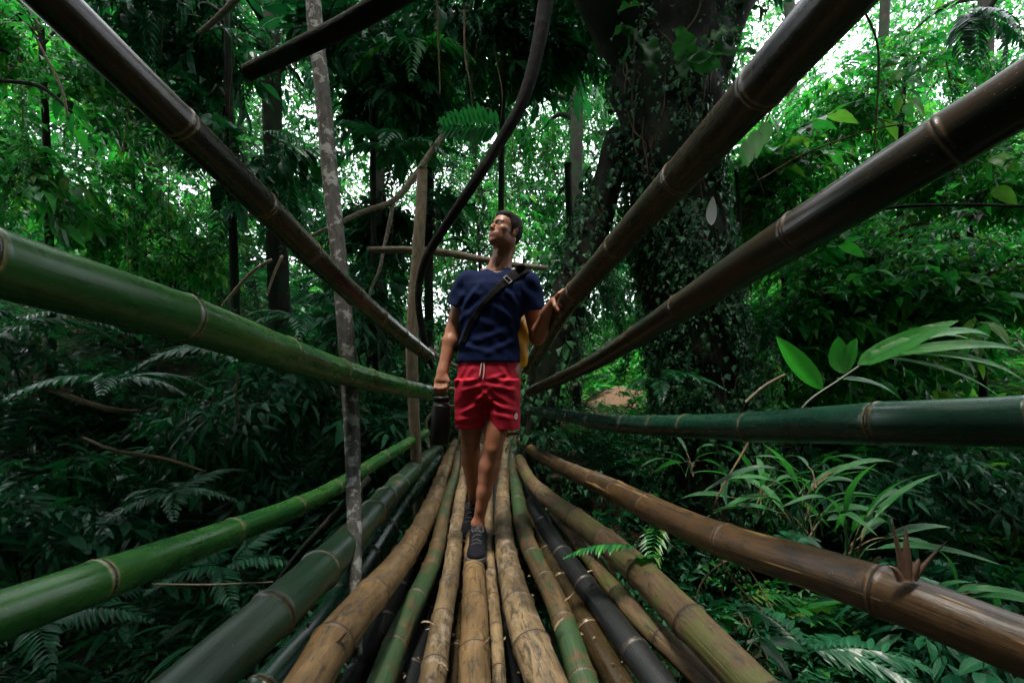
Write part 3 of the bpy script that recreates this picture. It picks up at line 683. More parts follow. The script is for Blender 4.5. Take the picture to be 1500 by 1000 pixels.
# biceps
body.cone(shL * .7 + elL * .3 + [0, -.012, 0], shL * .3 + elL * .7 + [0, -.012, 0], .042, .038, .02)
body.cone(shR * .7 + elR * .3 + [0, -.012, 0], shR * .3 + elR * .7 + [0, -.012, 0], .042, .038, .02)
def leg(h, k, a, s):
    body.cone(h, k + (h - k) * .12, .088, .056, .02)
    body.cone(k + (h - k) * .14, k - (k - a) * .06, .054, .049, .02)
    body.ell(k + [0, -.022, .004], (.033, .026, .036), .022)                    # kneecap
    body.ell(k + [-.018, -.018, -.035], (.014, .014, .022), .015); body.ell(k + [.02, -.018, -.035], (.014, .014, .022), .015)
    d = a - k; c = k + d * .30
    body.cone(k + d * .06, c + [0, .012, 0], .047, .052, .02)
    body.cone(c + [0, .012, 0], k + d * .62 + [0, .004, 0], .052, .038, .02)
    body.cone(k + d * .6, a - d * .03, .036, .028, .02)
    body.cone(k + d * .15 + [-.018 * s, .026, 0], k + d * .45 + [-.012 * s, .018, 0], .028, .024, .035)     # calf heads
    body.cone(k + d * .15 + [.018 * s, .024, 0], k + d * .43 + [.012 * s, .016, 0], .027, .022, .035)
    body.cone(k + d * .1 + [0, -.034, 0], k + d * .80 + [0, -.010, 0], .011, .009, .035)     # shin
    body.ell(a + [.022, 0, .0], (.010, .012, .014), .02); body.ell(a + [-.022, 0, .006], (.010, .012, .014), .02)
leg(hipL, knL, anL, 1); leg(hipR, knR, anR, -1)
toeR = Lp(697, 800, -.19); toeR[2] = .045
body.cone(anR, anR + [0, .035, -.06], .032, .03, .02)
body.cone(anR + [0, -.01, -.05], toeR + [0, .05, .0], .029, .022, .02)
toeL = anL + [-.01, -.09, -.06]
body.cone(anL, anL + [0, .05, -.02], .03, .028, .02); body.cone(anL, toeL, .03, .025, .02)
# neck
body.cone(neck0 + [0, .012, -.02], neck1 + [0, .015, 0], .060, .055, .025)
body.cone(neck0 + [-.05, .02, -.02], neck0 + [.0, .02, .03], .03, .035, .04); body.cone(neck0 + [.055, .02, -.02], neck0 + [.0, .02, .03], .03, .035, .04)
body.cone(neck0 + [-.012, -.045, -.01], H(-.056, .035, -.045), .011, .012, .014)      # neck sinews
body.cone(neck0 + [.014, -.045, -.01], H(.056, .035, -.045), .012, .013, .014)
body.ell((neck0 + neck1) / 2 + [-.018, -.05, .01], (.010, .008, .014), .02)          # throat
body.cone(neck0 + [-.01, -.052, -.022], neck0 + [-.085, -.035, .0], .011, .010, .014); body.cone(neck0 + [.01, -.052, -.022], neck0 + [.085, -.035, .0], .011, .010, .014)
# head
hs = HSC
def hell(c, r, k=.01, mode='add', Rr=None): body.ell(H(*c), np.array(r) * hs, k, mode, HR if Rr is None else HR @ Rr)
def hcone(a, b, ra, rb, k=.01, mode='add'): body.cone(H(*a), H(*b), ra * hs, rb * hs, k, mode)
hell((0, .012, .036), (.073, .094, .080), .01)
hell((0, -.028, .022), (.061, .064, .070), .02)
hell((0, -.030, -.038), (.052, .058, .070), .02)
for s in (-1, 1):
    hcone((s * .050, .004, -.052), (s * .020, -.068, -.092), .014, .016, .026)
    hell((s * .040, -.056, -.014), (.020, .016, .012), .026)
    hcone((s * .010, -.088, .022), (s * .042, -.074, .024), .0080, .0075, .016)
hell((0, -.076, -.098), (.021, .018, .017), .016)
hell((0, .0, -.078), (.040, .055, .022), .03)
for s in (-1, 1): hell((s * .032, -.044, -.044), (.018, .028, .026), .03)
hcone((0, -.086, .018), (0, -.112, -.022), .0085, .0105, .008)
hell((0, -.112, -.029), (.0115, .011, .009), .006)
for s in (-1, 1): hell((s * .012, -.101, -.031), (.0085, .011, .0075), .005)
for s in (-1, 1): hell((s * .007, -.110, -.039), (.0035, .006, .0035), .002, 'sub')
for s in (-1, 1):
    hell((s * .030, -.100, .006), (.018, .017, .011), .012, 'sub')
    hell((s * .030, -.0785, .006), (.0128, .0125, .0128), .002)
    hcone((s * .019, -.0875, .012), (s * .043, -.0795, .011), .0035, .0035, .003)
    hcone((s * .020, -.0870, -.001), (s * .042, -.0800, .0), .003, .003, .003)
hell((0, -.088, -.058), (.030, .014, .020), .012)
hell((0, -.1005, -.0565), (.022, .0075, .0048), .004)
hell((0, -.0985, -.067), (.019, .0080, .0058), .004)
hcone((-.023, -.1035, -.0615), (.023, -.1035, -.0615), .0018, .0018, .003, 'sub')
for s in (-1, 1):
    hell((s * .074, .016, -.008), (.008, .019, .032), .006, 'add', rotm(0, -.2, s * .25))
    hell((s * .081, .012, -.006), (.006, .010, .018), .004, 'sub')
# hands
def finger(pts, r0, r1, V=body):
    n = len(pts) - 1
    for i in range(n):
        V.cone(pts[i], pts[i + 1], r0 + (r1 - r0) * i / n, r0 + (r1 - r0) * (i + 1) / n, .0035)
# hanging hand: back of the hand to the camera side, fingers curled under the bottle's loop
kn = Lp(646, 562, -.075)
body.cone(wrL, wrL * .4 + kn * .6 + [-.012, 0, 0], .026, .022, .015); body.cone(wrL, wrL * .3 + kn * .7 + [.016, 0, 0], .024, .020, .015)
body.cone(kn + [-.022, .006, .012], kn + [.024, .004, .014], .0155, .0145, .012)
HB = Lp(647, 577, -.07)                                # the loop the fingers carry
for i, dx in enumerate((-.031, -.011, .010, .029)):
    a = kn + np.array([dx * .85, .0, .004]); L = (.9, 1.0, .97, .8)[i]
    finger([a, a + np.array([dx * .08, -.016, -.030 * L]), a + np.array([dx * .05, -.008, -.056 * L]), a + np.array([0, .016, -.062 * L]), a + np.array([0, .027, -.048 * L])], .0098, .0078)
tb = wrL + [.020, -.018, -.02]
finger([tb, tb + [.016, -.012, -.028], tb + [.014, -.012, -.052], tb + [.004, -.010, -.070]], .012, .0085)
# hand resting on the rail
def railpt(px, py, Y): return np.array([(px - 750) / F * Y - PX0, Y - PY, (560 - py) / F * Y + .885])
kr = Lp(811, 441, -.22)
body.cone(wrR, kr, .025, .021, .016); body.cone(wrR + [0, .014, .004], kr + [.004, .026, .004], .021, .017, .012); body.cone(wrR + [0, -.012, 0], kr + [-.004, -.018, -.004], .02, .016, .012)
RT = railpt(829, 446, 2.2); rdir = railpt(880, 388, 1.85) - RT; rdir /= np.linalg.norm(rdir)
across = np.cross(rdir, [0, 0, 1.0]); across /= np.linalg.norm(across)       # horizontal, over the culm
if across[0] < 0: across = -across
upn = np.cross(across, rdir); upn = upn if upn[2] > 0 else -upn
for i, t in enumerate((.052, .026, .0, -.024)):
    c = RT + rdir * (t - .01); rr = .0495 + .009
    f = [c + across * (-math.sin(a)) * rr * (1 + .0) + upn * math.cos(a) * rr for a in ((.95, .45, -.05, -.55), (.9, .35, -.2, -.75), (.9, .35, -.2, -.7), (.95, .5, 0, -.45))[i]]
    base = kr + rdir * (t * .75 - .005) + upn * .004
    finger([base] + f, .0105, .008)
tt = kr + [-.004, -.03, -.008]
c = RT + rdir * .062
nc = np.array([-PX0, -PY, .885 ]) - RT; nc -= rdir * nc.dot(rdir); nc /= np.linalg.norm(nc); td = np.cross(rdir, nc); td = td if td[0] > 0 else -td
finger([wrR + [.004, -.022, .0], kr + [-.002, -.034, -.004], RT + rdir * .005 + nc * .050 - td * .034, RT + rdir * .012 + nc * .060 - td * .008, RT + rdir * .012 + nc * .058 + td * .016], .0125, .0088)

V, Q = body.mesh(); V = smooth(V, Q, 2, .5)
# skin colours carried by the surface itself: lips, eyes, brows, stubble
hl = (V - HC) @ HR / HSC
def near(c, r): return ((hl - np.array(c)) / np.array(r))
lips = (np.sum(near((0, -.101, -.0615), (.024, .014, .0115)) ** 2, 1) < 1)
dk = np.zeros(len(V), bool); wh = np.zeros(len(V), bool)
for s in (-1, 1):
    dk |= (np.abs((hl[:, 2] - .0235 - .12 * (0.03 - np.abs(hl[:, 0] * s - .03)))) < .0045) & (hl[:, 0] * s > .010) & (hl[:, 0] * s < .052) & (hl[:, 1] < -.055)
    wh |= np.sum(near((s * .030, -.089, .0055), (.0125, .012, .0050)) ** 2, 1) < 1
    dk |= np.sum(near((s * .029, -.089, .0060), (.0060, .012, .0055)) ** 2, 1) < 1
    dk |= (np.abs(hl[:, 2] - .0115) < .0018) & (np.abs(hl[:, 0] * s - .030) < .014) & (hl[:, 1] < -.07)
st = (hl[:, 2] < -.045) & (hl[:, 2] > -.125) & (hl[:, 1] < .0) & ~lips & (np.linalg.norm(hl, axis=1) < .15)
m, nt = new_mat('tanned skin')
vc = nd(nt, 'ShaderNodeTexCoord').outputs['Object']
c = mix(nt, noise(nt, vc, 14, 4), (0.36, 0.15, 0.082), (0.27, 0.105, 0.056))
c = mix(nt, math_(nt, 'MULTIPLY', noise(nt, vc, 160, 2), .25), c, (0.18, 0.07, 0.04))
c = mix(nt, math_(nt, 'MULTIPLY', attr(nt, 'stubble').outputs['Fac'], .35), c, (0.10, 0.05, 0.035))
c = mix(nt, attr(nt, 'lip').outputs['Fac'], c, (0.25, 0.085, 0.065))
c = mix(nt, math_(nt, 'MULTIPLY', attr(nt, 'white').outputs['Fac'], .5), c, (0.30, 0.22, 0.18))
c = mix(nt, attr(nt, 'hairy').outputs['Fac'], c, (0.012, 0.008, 0.006))
bs, _ = finish(nt, c, 0.48, noise(nt, vc, 220, 3), 0.15, 0.002, 0.45)
bs.inputs['Subsurface Weight'].default_value = 0.08; bs.inputs['Subsurface Radius'].default_value = (.02, .008, .004); bs.inputs['Subsurface Scale'].default_value = .3
man = empty('person', (PX0, PY, PZ0))
tag(man, 'man in navy T-shirt and red shorts walking the deck and looking up', 'person')
mesh_obj('body', V, None, m, man, True, {'stubble': st, 'lip': lips, 'white': wh, 'hairy': dk}, Q)

# hair
hv = Vol(HC - .17, HC + .17, .0034)
class _: pass
def hh(vol, c, r, k=.01, mode='add'): vol.ell(H(*c), np.array(r) * hs, k, mode, HR)
hh(hv, (0, .016, .040), (.0785, .098, .086))
hh(hv, (0, .040, .002), (.070, .068, .070), .02)
hh(hv, (0, .0, .088), (.050, .060, .028), .02)
hh(hv, (0, -.045, .088), (.045, .030, .020), .02)
hh(hv, (0, -.098, -.008), (.095, .075, .068), .008, 'sub')     # the face stays free
hh(hv, (0, -.110, .030), (.056, .060, .046), .008, 'sub')
for s in (-1, 1):
    hh(hv, (s * .085, -.030, -.035), (.030, .036, .045), .006, 'sub')
    hh(hv, (s * .082, .018, -.016), (.018, .024, .032), .004, 'sub')
hh(hv, (0, -.02, -.10), (.12, .10, .055), .006, 'sub')
hv.warp(lambda X, Y, Z: .0007 * np.sin(X * 420 + Z * 170) * np.sin(Y * 380 + X * 90) + .0007 * np.sin(Z * 610 + Y * 230 + X * 300))
V, Q = hv.mesh()
mesh_obj('hair', V, None, plain_mat('dark brown hair', (0.014, 0.009, 0.007), .7, 260, .6, .5, .2), man, True, None, Q)

# T-shirt
cloth_m, nt = new_mat('navy cotton')
vc = nd(nt, 'ShaderNodeTexCoord').outputs['Object']
c = mix(nt, noise(nt, vc, 12, 4), (0.0018, 0.007, 0.034), (0.0025, 0.011, 0.052))
bb, _ = finish(nt, c, .85, math_(nt, 'ADD', noise(nt, vc, 500, 2), math_(nt, 'MULTIPLY', noise(nt, vc, 22, 4), 3.0)), .3, .002, .12)
hemz = Lp(712, 531)[2]
sv = Vol([-.33, -.22, hemz - .02], [.36, .24, 1.56], .0046)
sp = [(hemz, .015, .0, .170, .122), (1.07, .014, .0, .163, .116), (1.15, .016, .0, .158, .113), (1.25, .024, .0, .168, .120), (1.34, .037, .0, .180, .124), (1.40, .047, .004, .172, .112), (1.45, .058, .014, .135, .088), (1.475, .063, .02, .09, .07), (1.50, .065, .02, .07, .06)]
sv.cone(shL + [.02, .0, -.005], shR + [-.02, 0, -.005], .062, .062, .03)
for s_, e_ in ((shL, elL), (shR, elR)):
    d = e_ - s_
    sv.cone(s_ + [0, 0, -.01], s_ + d * .56, .066, .073, .03)
    n_ = d / np.linalg.norm(d); c0 = s_ + d * .52
    def cut(X, Y, Z, c0=c0, n_=n_): return -((X - c0[0]) * n_[0] + (Y - c0[1]) * n_[1] + (Z - c0[2]) * n_[2])
    cc = s_ + d * .75
    sv.op(cc - [.13, .13, .16], cc + [.13, .13, .16], cut, .004, 'sub')
    sv.cone(s_ + d * .40, s_ + d * .8, .050, .060, .004, 'sub')          # sleeves are open
sv.loft(sp, .03, z0=hemz)
nk = Lp(727, 404)
sv.op([-.1, -.3, 1.36], [.25, .3, 1.6], lambda X, Y, Z: np.where(Y < .02, nk[2] + np.abs(X - nk[0] - .006) * .62 - Z, 1.475 - Z) * .8, .004, 'sub')
def folds(X, Y, Z):
    f = .0010 * np.sin(38 * X - 26 * Z + 9 * Y + 1.6 * np.sin(9 * Z)) * np.exp(-((Z - 1.2) / .16) ** 2)
    f = f + .0014 * np.sin(60 * X + 70 * Z + 1.4 * np.sin(12 * X)) * np.exp(-((Z - 1.08) / .07) ** 2)
    f = f + .0014 * np.sin(85 * (X * .6 + (Z - 1.4) * .9) + 3 * np.sin(8 * X)) * np.exp(-((Z - 1.36) / .06) ** 2)
    f = f + .0025 * np.sin(55 * X * np.sign(X - .04) + 60 * Z) * (np.abs(X - .04) > .15)
    return f
def creases(X, Y, Z):      # pulled creases that run from the armpits and the strap, and slack above the hem
    f = 0
    for cx_, cz_, ang, wd_, ln, am in ((-.07, 1.33, .9, .012, .09, .006), (-.04, 1.27, .6, .014, .10, .005), (.13, 1.33, -.9, .012, .08, .006), (.10, 1.24, -.6, .015, .10, .005), (.02, 1.12, .35, .016, .12, .005), (-.06, 1.06, -.3, .013, .09, .005), (.09, 1.07, .45, .014, .09, .005), (.0, 1.19, -.5, .018, .12, .004), (-.10, 1.16, 1.2, .012, .08, .005), (.15, 1.14, -1.2, .012, .08, .005)):
        u = (X - cx_) * math.cos(ang) + (Z - cz_) * math.sin(ang); v = -(X - cx_) * math.sin(ang) + (Z - cz_) * math.cos(ang)
        f = f - am * np.exp(-(v / wd_) ** 2 - (u / ln) ** 2) + am * .7 * np.exp(-((v - 2 * wd_) / wd_) ** 2 - (u / ln) ** 2)
    return f
sv.warp(folds); sv.warp(creases)
V, Q = sv.mesh(); V = smooth(V, Q, 1)
shirt = mesh_obj('t_shirt', V, None, cloth_m, man, True, None, Q)
bvh = BVHTree.FromPolygons([tuple(v) for v in V], [tuple(int(i) for i in q) for q in Q])

# shorts
red_m, nt = new_mat('red cotton')
vc = nd(nt, 'ShaderNodeTexCoord').outputs['Object']
c = mix(nt, noise(nt, vc, 14, 4), (0.50, 0.010, 0.035), (0.38, 0.008, 0.028))
finish(nt, c, .8, math_(nt, 'ADD', noise(nt, vc, 420, 2), math_(nt, 'MULTIPLY', noise(nt, vc, 30, 5), 3.0)), .3, .003, .3)
hz = Lp(712, 627)[2]
qv = Vol([-.24, -.22, hz - .03], [.27, .22, 1.06], .0046)
qv.loft([(.80, .014, .002, .160, .112), (.87, .014, .0, .168, .120), (.95, .014, .0, .167, .118), (1.0, .014, .0, .163, .112), (1.03, .014, .0, .158, .108)], .02)
hemL, hemR = Lp(688, 627, .01), Lp(737, 627, -.01)
def shortleg(h, e, a0, a1, b0, b1):
    def prof(z0, z1, da=0):
        return [(z, e[0] + (h[0] - e[0]) * t, e[1] + (h[1] - e[1]) * t, a1 + (a0 - a1) * t - da, b1 + (b0 - b1) * t - da) for z, t in ((z0, 0), (z1, 1))]
    return prof
pL = shortleg(Lp(690, 545), hemL, .088, .080, .118, .092); pR = shortleg(Lp(737, 545), hemR, .092, .092, .118, .094)
qv.loft(pL(hz, .90), .012, z0=hz + .004); qv.loft(pR(hz, .90), .012, z0=hz - .002)
qv.loft([(z, a, b, c_ , d_) for z, a, b, c_, d_ in pL(hz - .02, .90, .018)], .003, 'sub', z0=hz - .03, z1=hz + .03)
qv.loft([(z, a, b, c_ , d_) for z, a, b, c_, d_ in pR(hz - .02, .90, .018)], .003, 'sub', z0=hz - .03, z1=hz + .03)
qv.cone(Lp(711, 600, 0), Lp(711, 560, 0), .05, .06, .03)
def sf(X, Y, Z):
    s = X - .0; w = np.exp(-((Z - .80) / .13) ** 2)
    f = .0018 * np.sin(60 * Z + 34 * X * np.where(s > 0, 1, -1) + 2.2 * np.sin(14 * X + 5 * Z)) * w
    f = f + .0014 * np.sin(95 * Z - 42 * X + 1.5 * np.sin(25 * X)) * np.exp(-((Z - .9) / .06) ** 2)
    f = f + .0018 * np.sin(70 * X + 12 * Z) * np.exp(-((Z - .69) / .06) ** 2)
    f = f + .0022 * np.sin(150 * X) * np.exp(-((Z - 1.0) / .02) ** 2)
    return f
def sc(X, Y, Z):      # creases fanning out from the fork and the hips
    f = 0; fx = -.0
    for cx_, cz_, ang, wd_, ln, am in ((-.03, .80, .75, .010, .07, .005), (-.05, .76, .45, .010, .07, .005), (.03, .80, -.75, .010, .07, .005), (.06, .77, -.4, .011, .08, .005), (-.05, .86, .25, .010, .07, .004), (.07, .86, -.2, .010, .08, .004), (.10, .93, -1.0, .010, .05, .004), (-.09, .92, 1.0, .010, .05, .004), (-.08, .70, .2, .012, .07, .004), (.10, .71, -.25, .012, .08, .004), (.05, .91, .3, .009, .06, .003)):
        u = (X - cx_) * math.cos(ang) + (Z - cz_) * math.sin(ang); v = -(X - cx_) * math.sin(ang) + (Z - cz_) * math.cos(ang)
        f = f - am * np.exp(-(v / wd_) ** 2 - (u / ln) ** 2) + am * .8 * np.exp(-((v - 2 * wd_) / wd_) ** 2 - (u / ln) ** 2)
    return f
qv.cone(Lp(712, 650, -.125), Lp(712, 575, -.135), .020, .006, .022, 'sub')
qv.warp(sf); qv.warp(sc)
V, Q = qv.mesh(); V = smooth(V, Q, 1)
shorts = mesh_obj('shorts', V, None, red_m, man, True, None, Q)
bq = BVHTree.FromPolygons([tuple(v) for v in V], [tuple(int(i) for i in q) for q in Q])
def onfront(b, x, z, off=.004):
    h = b.ray_cast(Vector((x, -1, z)), Vector((0, 1, 0)))
    return np.array([x, (h[0].y if h[0] else -.1) - off, z])
white = plain_mat('white cord', (.7, .68, .63), .8)
for j, pts in enumerate((((708, 532), (706, 545), (705, 553)), ((711, 532), (711, 548), (709, 557)))):
    w = [onfront(bq, *(Lp(a, b)[[0, 2]]), .006) for a, b in pts]
    limb('drawstring', [(*p, .0028) for p in w], white, shorts, True, 8, 0, 0, .01)
c0 = Lp(756, 608); ring = []
V = []; n = 14
for k in range(n):
    a = 2 * math.pi * k / n; V.append(onfront(bq, c0[0] + .009 * math.cos(a) * (1 if abs(math.cos(a)) < .9 else .98), c0[2] + .017 * max(-.8, math.sin(a)), .003))
V.append(onfront(bq, c0[0], c0[2], .0045)); T = [[k, (k + 1) % n, n] for k in range(n)]
V = np.array(V); V2 = V + [0, .003, 0]; T2 = [[a + n + 1, c_ + n + 1, b + n + 1] for a, b, c_ in T] + [[k, k + n + 1, (k + 1) % n] for k in range(n)] + [[(k + 1) % n, k + n + 1, (k + 1) % n + n + 1] for k in range(n)]
mesh_obj('label_patch', np.vstack([V, V2]), T + T2, plain_mat('white woven patch', (.72, .72, .68), .8), shorts, False)
# tiny dark house-like mark on the patch
mk = [onfront(bq, c0[0] + dx, c0[2] + dz, .0065) for dx, dz in ((-.003, -.006), (-.003, .003), (0, .007), (.003, .003), (.003, -.006))]
limb('patch_mark', [(*p, .0008) for p in mk], plain_mat('grey thread', (.2, .2, .2), .8), shorts, True, 6, 0, 0, .004)
# neck cord
pts = [neck0 + [.068 * math.cos(a) * 1.0, .012 - .074 * math.sin(a), .016 + .02 * (-math.sin(a)) + .01 * math.cos(a)] for a in np.linspace(-.4, math.pi + .4, 12)]
limb('neck_cord', [(*p, .0026) for p in pts], plain_mat('dark cord', (.03, .015, .012), .7), man, True, 8, 0, 0, .01)

# shoes
sm = plain_mat('dark navy mesh shoe', (0.004, 0.005, 0.010), .8, 180, .5, .6, .2)
solem = plain_mat('grey brown sole', (0.085, 0.075, 0.065), .7, 60, .5, .4)
def shoe(an, toe, pitch):
    L = .30
    ctr = np.array([(an[0] + toe[0]) / 2, 0, 0]); yaw = math.atan2(toe[0] - an[0], an[1] - toe[1])
    Rm = rotm(yaw, pitch, 0)
    base = np.array([an[0], an[1] + .05, .10 if pitch else 0.0])
    def W(x, y, z): return base + Rm @ np.array([x, -y, z])
    v = Vol([an[0] - .2, an[1] - .34, -.06], [an[0] + .2, an[1] + .2, .36], .0042)
    for (y, x, z, rx, ry, rz) in ((.035, 0, .045, .038, .045, .042), (.075, 0, .078, .037, .050, .040), (.10, 0, .056, .042, .06, .050), (.16, -.0, .040, .045, .06, .032), (.225, .002, .034, .048, .055, .026)):
        v.ell(W(x, y, z), (rx, ry, rz), .02, 'add', Rm)
    v.cone(W(0, .045, .07), W(0, .05, .098), .043, .041, .02)
    v.cone(W(0, .05, .085), W(0, .05, .16), .034, .036, .004, 'sub')
    v.op(W(0, .1, 0) - .3, W(0, .1, 0) + .3, lambda X, Y, Z: Rm[0, 2] * (X - base[0]) + Rm[1, 2] * (Y - base[1]) + Rm[2, 2] * (Z - base[2]) - .018, .003, 'sub')
    V, Q = v.mesh(); V = smooth(V, Q, 1)
    sV, sQ = V, Q
    s = mesh_obj('shoe', V, None, sm, man, True, None, Q)
    v = Vol([an[0] - .2, an[1] - .34, -.08], [an[0] + .2, an[1] + .2, .36], .0042)
    for (y, rx, ry) in ((.035, .040, .050), (.10, .039, .07), (.16, .048, .07), (.228, .052, .064)):
        v.ell(W(0, y, .012), (rx, ry, .06), .02, 'add', Rm)
    for sgn, zz in ((1, .030), (-1, -.002)):
        v.op(base - .4, base + .4, lambda X, Y, Z: -sgn * (Rm[0, 2] * (X - base[0]) + Rm[1, 2] * (Y - base[1]) + Rm[2, 2] * (Z - base[2]) - zz), .004, 'sub')
    V, Q = v.mesh(); mesh_obj('sole', V, None, solem, s, True, None, Q)
    sb = BVHTree.FromPolygons([tuple(v_) for v_ in sV], [tuple(int(i_) for i_ in q_) for q_ in sQ])
    def top(x, y):
        h = sb.ray_cast(Vector(W(x, y, .25)), Vector(-Rm[:, 2])); p = np.array(h[0]) if h[0] else W(x, y, .08)
        return p + Rm[:, 2] * .002
    for i in range(5):
        y = .092 + .021 * i
        LM = bpy.data.materials.get('pale lace') or plain_mat('pale lace', (.07, .075, .08), .8)
        limb('lace', [(*top(x_, y + (.004 if i % 2 else -.004) * x_ / .024), .0030) for x_ in (-.026, -.013, 0, .013, .026)], LM, s, True, 8, 0, 0, .006)
    lp = [top(0, .09), top(.02, .085) + Rm[:, 2] * .012, top(.032, .10) + Rm[:, 2] * .008, top(.02, .112) + Rm[:, 2] * .003, top(0, .094)]
    rp = [top(0, .09), top(-.018, .085) + Rm[:, 2] * .012, top(-.030, .10) + Rm[:, 2] * .008, top(-.018, .112) + Rm[:, 2] * .003, top(0, .094)]
    limb('lace', [(*p, .0025) for p in rp], LM, s, True, 8, 0, 0, .008)
    limb('lace', [(*p, .0025) for p in lp], LM, s, True, 8, 0, 0, .008)
shoe(anR, toeR, 0.0)
shoe(anL, toeL + [0, -.05, 0], 0.45)
ch = [o for o in man.children if o.name.startswith('shoe')]
bk = ch[-1]; bk.location.z += .0
# bottle
bot = empty('water_bottle', tuple(np.array([PX0, PY, PZ0]) + HB))
tag(bot, 'matt black insulated water bottle hanging from the man\'s fingers by its loop', 'bottle')
blk = plain_mat('matt black steel', (0.002, 0.0025, 0.003), .45, 30, .2, .05, .3)
lid = plain_mat('black plastic', (0.003, 0.0035, 0.004), .4, 30, .2, .05, .3)
steel = plain_mat('steel ring', (.35, .35, .35), .3, 30, .2, .05, .5, 1.0)
def lathe(name, prof, mat, parent, sides=36, tilt=None):
    th = np.arange(sides) / sides * 2 * math.pi; V = np.array([[r * math.cos(t), r * math.sin(t), z] for r, z in prof for t in th])
    n = len(prof); Q = [[i * sides + j, i * sides + (j + 1) % sides, (i + 1) * sides + (j + 1) % sides, (i + 1) * sides + j] for i in range(n - 1) for j in range(sides)]
    k = len(V); V = np.vstack([V, [[0, 0, prof[0][1]], [0, 0, prof[-1][1]]]]); T = [[j, k, (j + 1) % sides] for j in range(sides)] + [[(n - 1) * sides + j, (n - 1) * sides + (j + 1) % sides, k + 1] for j in range(sides)]
    if tilt is not None: V = V @ tilt.T
    return mesh_obj(name, V, T, mat, parent, True, None, Q)
tl = rotm(0, .03, .05)
lathe('bottle_body', [(.010, -.262), (.044, -.262), (.048, -.256), (.048, -.066), (.046, -.058), (.041, -.052), (.038, -.048)], blk, bot, tilt=tl)
lathe('neck_ring', [(.0385, -.0485), (.0405, -.047), (.0405, -.043), (.0385, -.042)], steel, bot, tilt=tl)
lathe('lid', [(.038, -.042), (.0425, -.040), (.043, -.018), (.040, -.013), (.015, -.011)], lid, bot, tilt=tl)
hp = [(-.040, 0, -.026, .0055), (-.043, 0, -.010, .0055), (-.036, 0, .003, .0055), (-.015, 0, .008, .0055), (.015, 0, .008, .0055), (.036, 0, .003, .0055), (.043, 0, -.010, .0055), (.040, 0, -.026, .0055)]
limb('carry_loop', hp, lid, bot, True, 12, 0, 0, .005)

# bag: yellow body behind the back, dark strap across the chest
bag = empty('shoulder_bag', tuple(np.array([PX0 + .135, PY + .15, PZ0 + 1.15])))
tag(bag, 'yellow bag on the man\'s back with a broad dark strap across the navy shirt', 'bag')
o0 = np.array([.135, .15, 1.15])
bv = Vol([-.14, -.12, -.23], [.16, .14, .23], .005)
bv.loft([(-.20, 0, 0, .055, .05), (-.17, 0, 0, .085, .068), (-.05, .006, 0, .100, .075), (.08, .006, 0, .092, .068), (.15, .0, 0, .07, .045), (.185, 0, 0, .055, .02)], .01)
bv.warp(lambda X, Y, Z: .004 * np.sin(40 * Z + 22 * X + 3 * np.sin(9 * X + 6 * Y)))
V, Q = bv.mesh(); V = smooth(V, Q, 1)
ym, nt = new_mat('yellow coated fabric')
finish(nt, (0.85, 0.36, 0.01), .5, noise(nt, nd(nt, 'ShaderNodeTexCoord').outputs['Object'], 40, 4), .3, .004)
mesh_obj('bag_body', V, None, ym, bag, True, None, Q)
path = [Lp(772, 396), Lp(762, 401), Lp(748, 412), Lp(732, 427), Lp(716, 444), Lp(702, 462), Lp(690, 482), Lp(680, 505)]
wd = [.026, .030, .028, .020, .016, .016, .016, .016]
rows = []
for i in range(len(path) * 4 - 3):
    f = i / 4; k = min(int(f), len(path) - 2); t = f - k
    p = path[k] * (1 - t) + path[k + 1] * t; w = wd[k] * (1 - t) + wd[k + 1] * t
    d = path[k + 1] - path[k]; nn = np.array([d[2], 0, -d[0]]); nn = nn / np.linalg.norm(nn)
    if nn[2] < 0: nn = -nn
    row = []
    for s in (-1, -.6, -.2, .2, .6, 1):
        q = p + nn * w * s
        h = bvh.ray_cast(Vector((q[0], -1, q[2])), Vector((0, 1, 0)))
        y = h[0].y if h[0] else (rows[-1][0][1] if rows else 0)
        row.append([q[0], y - .005, q[2]])
    rows.append(row)
rows = np.array(rows)
rows[:, :, 1] = rows[:, :, 1] * .5 + rows[:, :, 1].min(axis=1)[:, None] * .5     # webbing is stiff across its width
# over the shoulder and round the waist to the bag
up = []
for yy, dx in ((-.05, .006), (-.02, .010), (.015, .012), (.05, .010), (.085, .004)):
    row = []
    for q in range(6):
        x_ = rows[0][q, 0] * .5 + rows[0][:, 0].mean() * .5 + dx
        h = bvh.ray_cast(Vector((x_, yy, 2.0)), Vector((0, 0, -1))); row.append([x_, yy, (h[0].z if h[0] else rows[0][q, 2]) + .006])
    row = np.array(row); row[:, 2] = row[:, 2] * .4 + row[:, 2].max() * .6; row[:, 2] = np.minimum(row[:, 2], rows[0][:, 2].max() + .012); up.append(row)
up.append(up[-1] * [1, 0, 1] + [-.01, .15, -.07])
dn = [rows[-1] + [-.012, .03, -.012], rows[-1] * [0, 0, 1] + [-.185, -.02, -.03], rows[-1] * [0, 0, 1] + [-.182, .06, -.03], rows[-1] * [0, 0, 1] + [-.10, .15, -.0], rows[-1] * [0, 0, 1] + [.02, .17, .02]]
R2 = np.array(up[::-1] + list(rows) + dn) - o0
n, w = len(R2), 6
V = R2.reshape(-1, 3); Vb = V + np.array([0, .003, 0])
Q = [[i * w + j, i * w + j + 1, (i + 1) * w + j + 1, (i + 1) * w + j] for i in range(n - 1) for j in range(w - 1)]
Qb = [[a + n * w, d + n * w, c_ + n * w, b + n * w] for a, b, c_, d in Q]
Qs = [[i * w, (i + 1) * w, (i + 1) * w + n * w, i * w + n * w] for i in range(n - 1)] + [[i * w + 5 + n * w, (i + 1) * w + 5 + n * w, (i + 1) * w + 5, i * w + 5] for i in range(n - 1)]
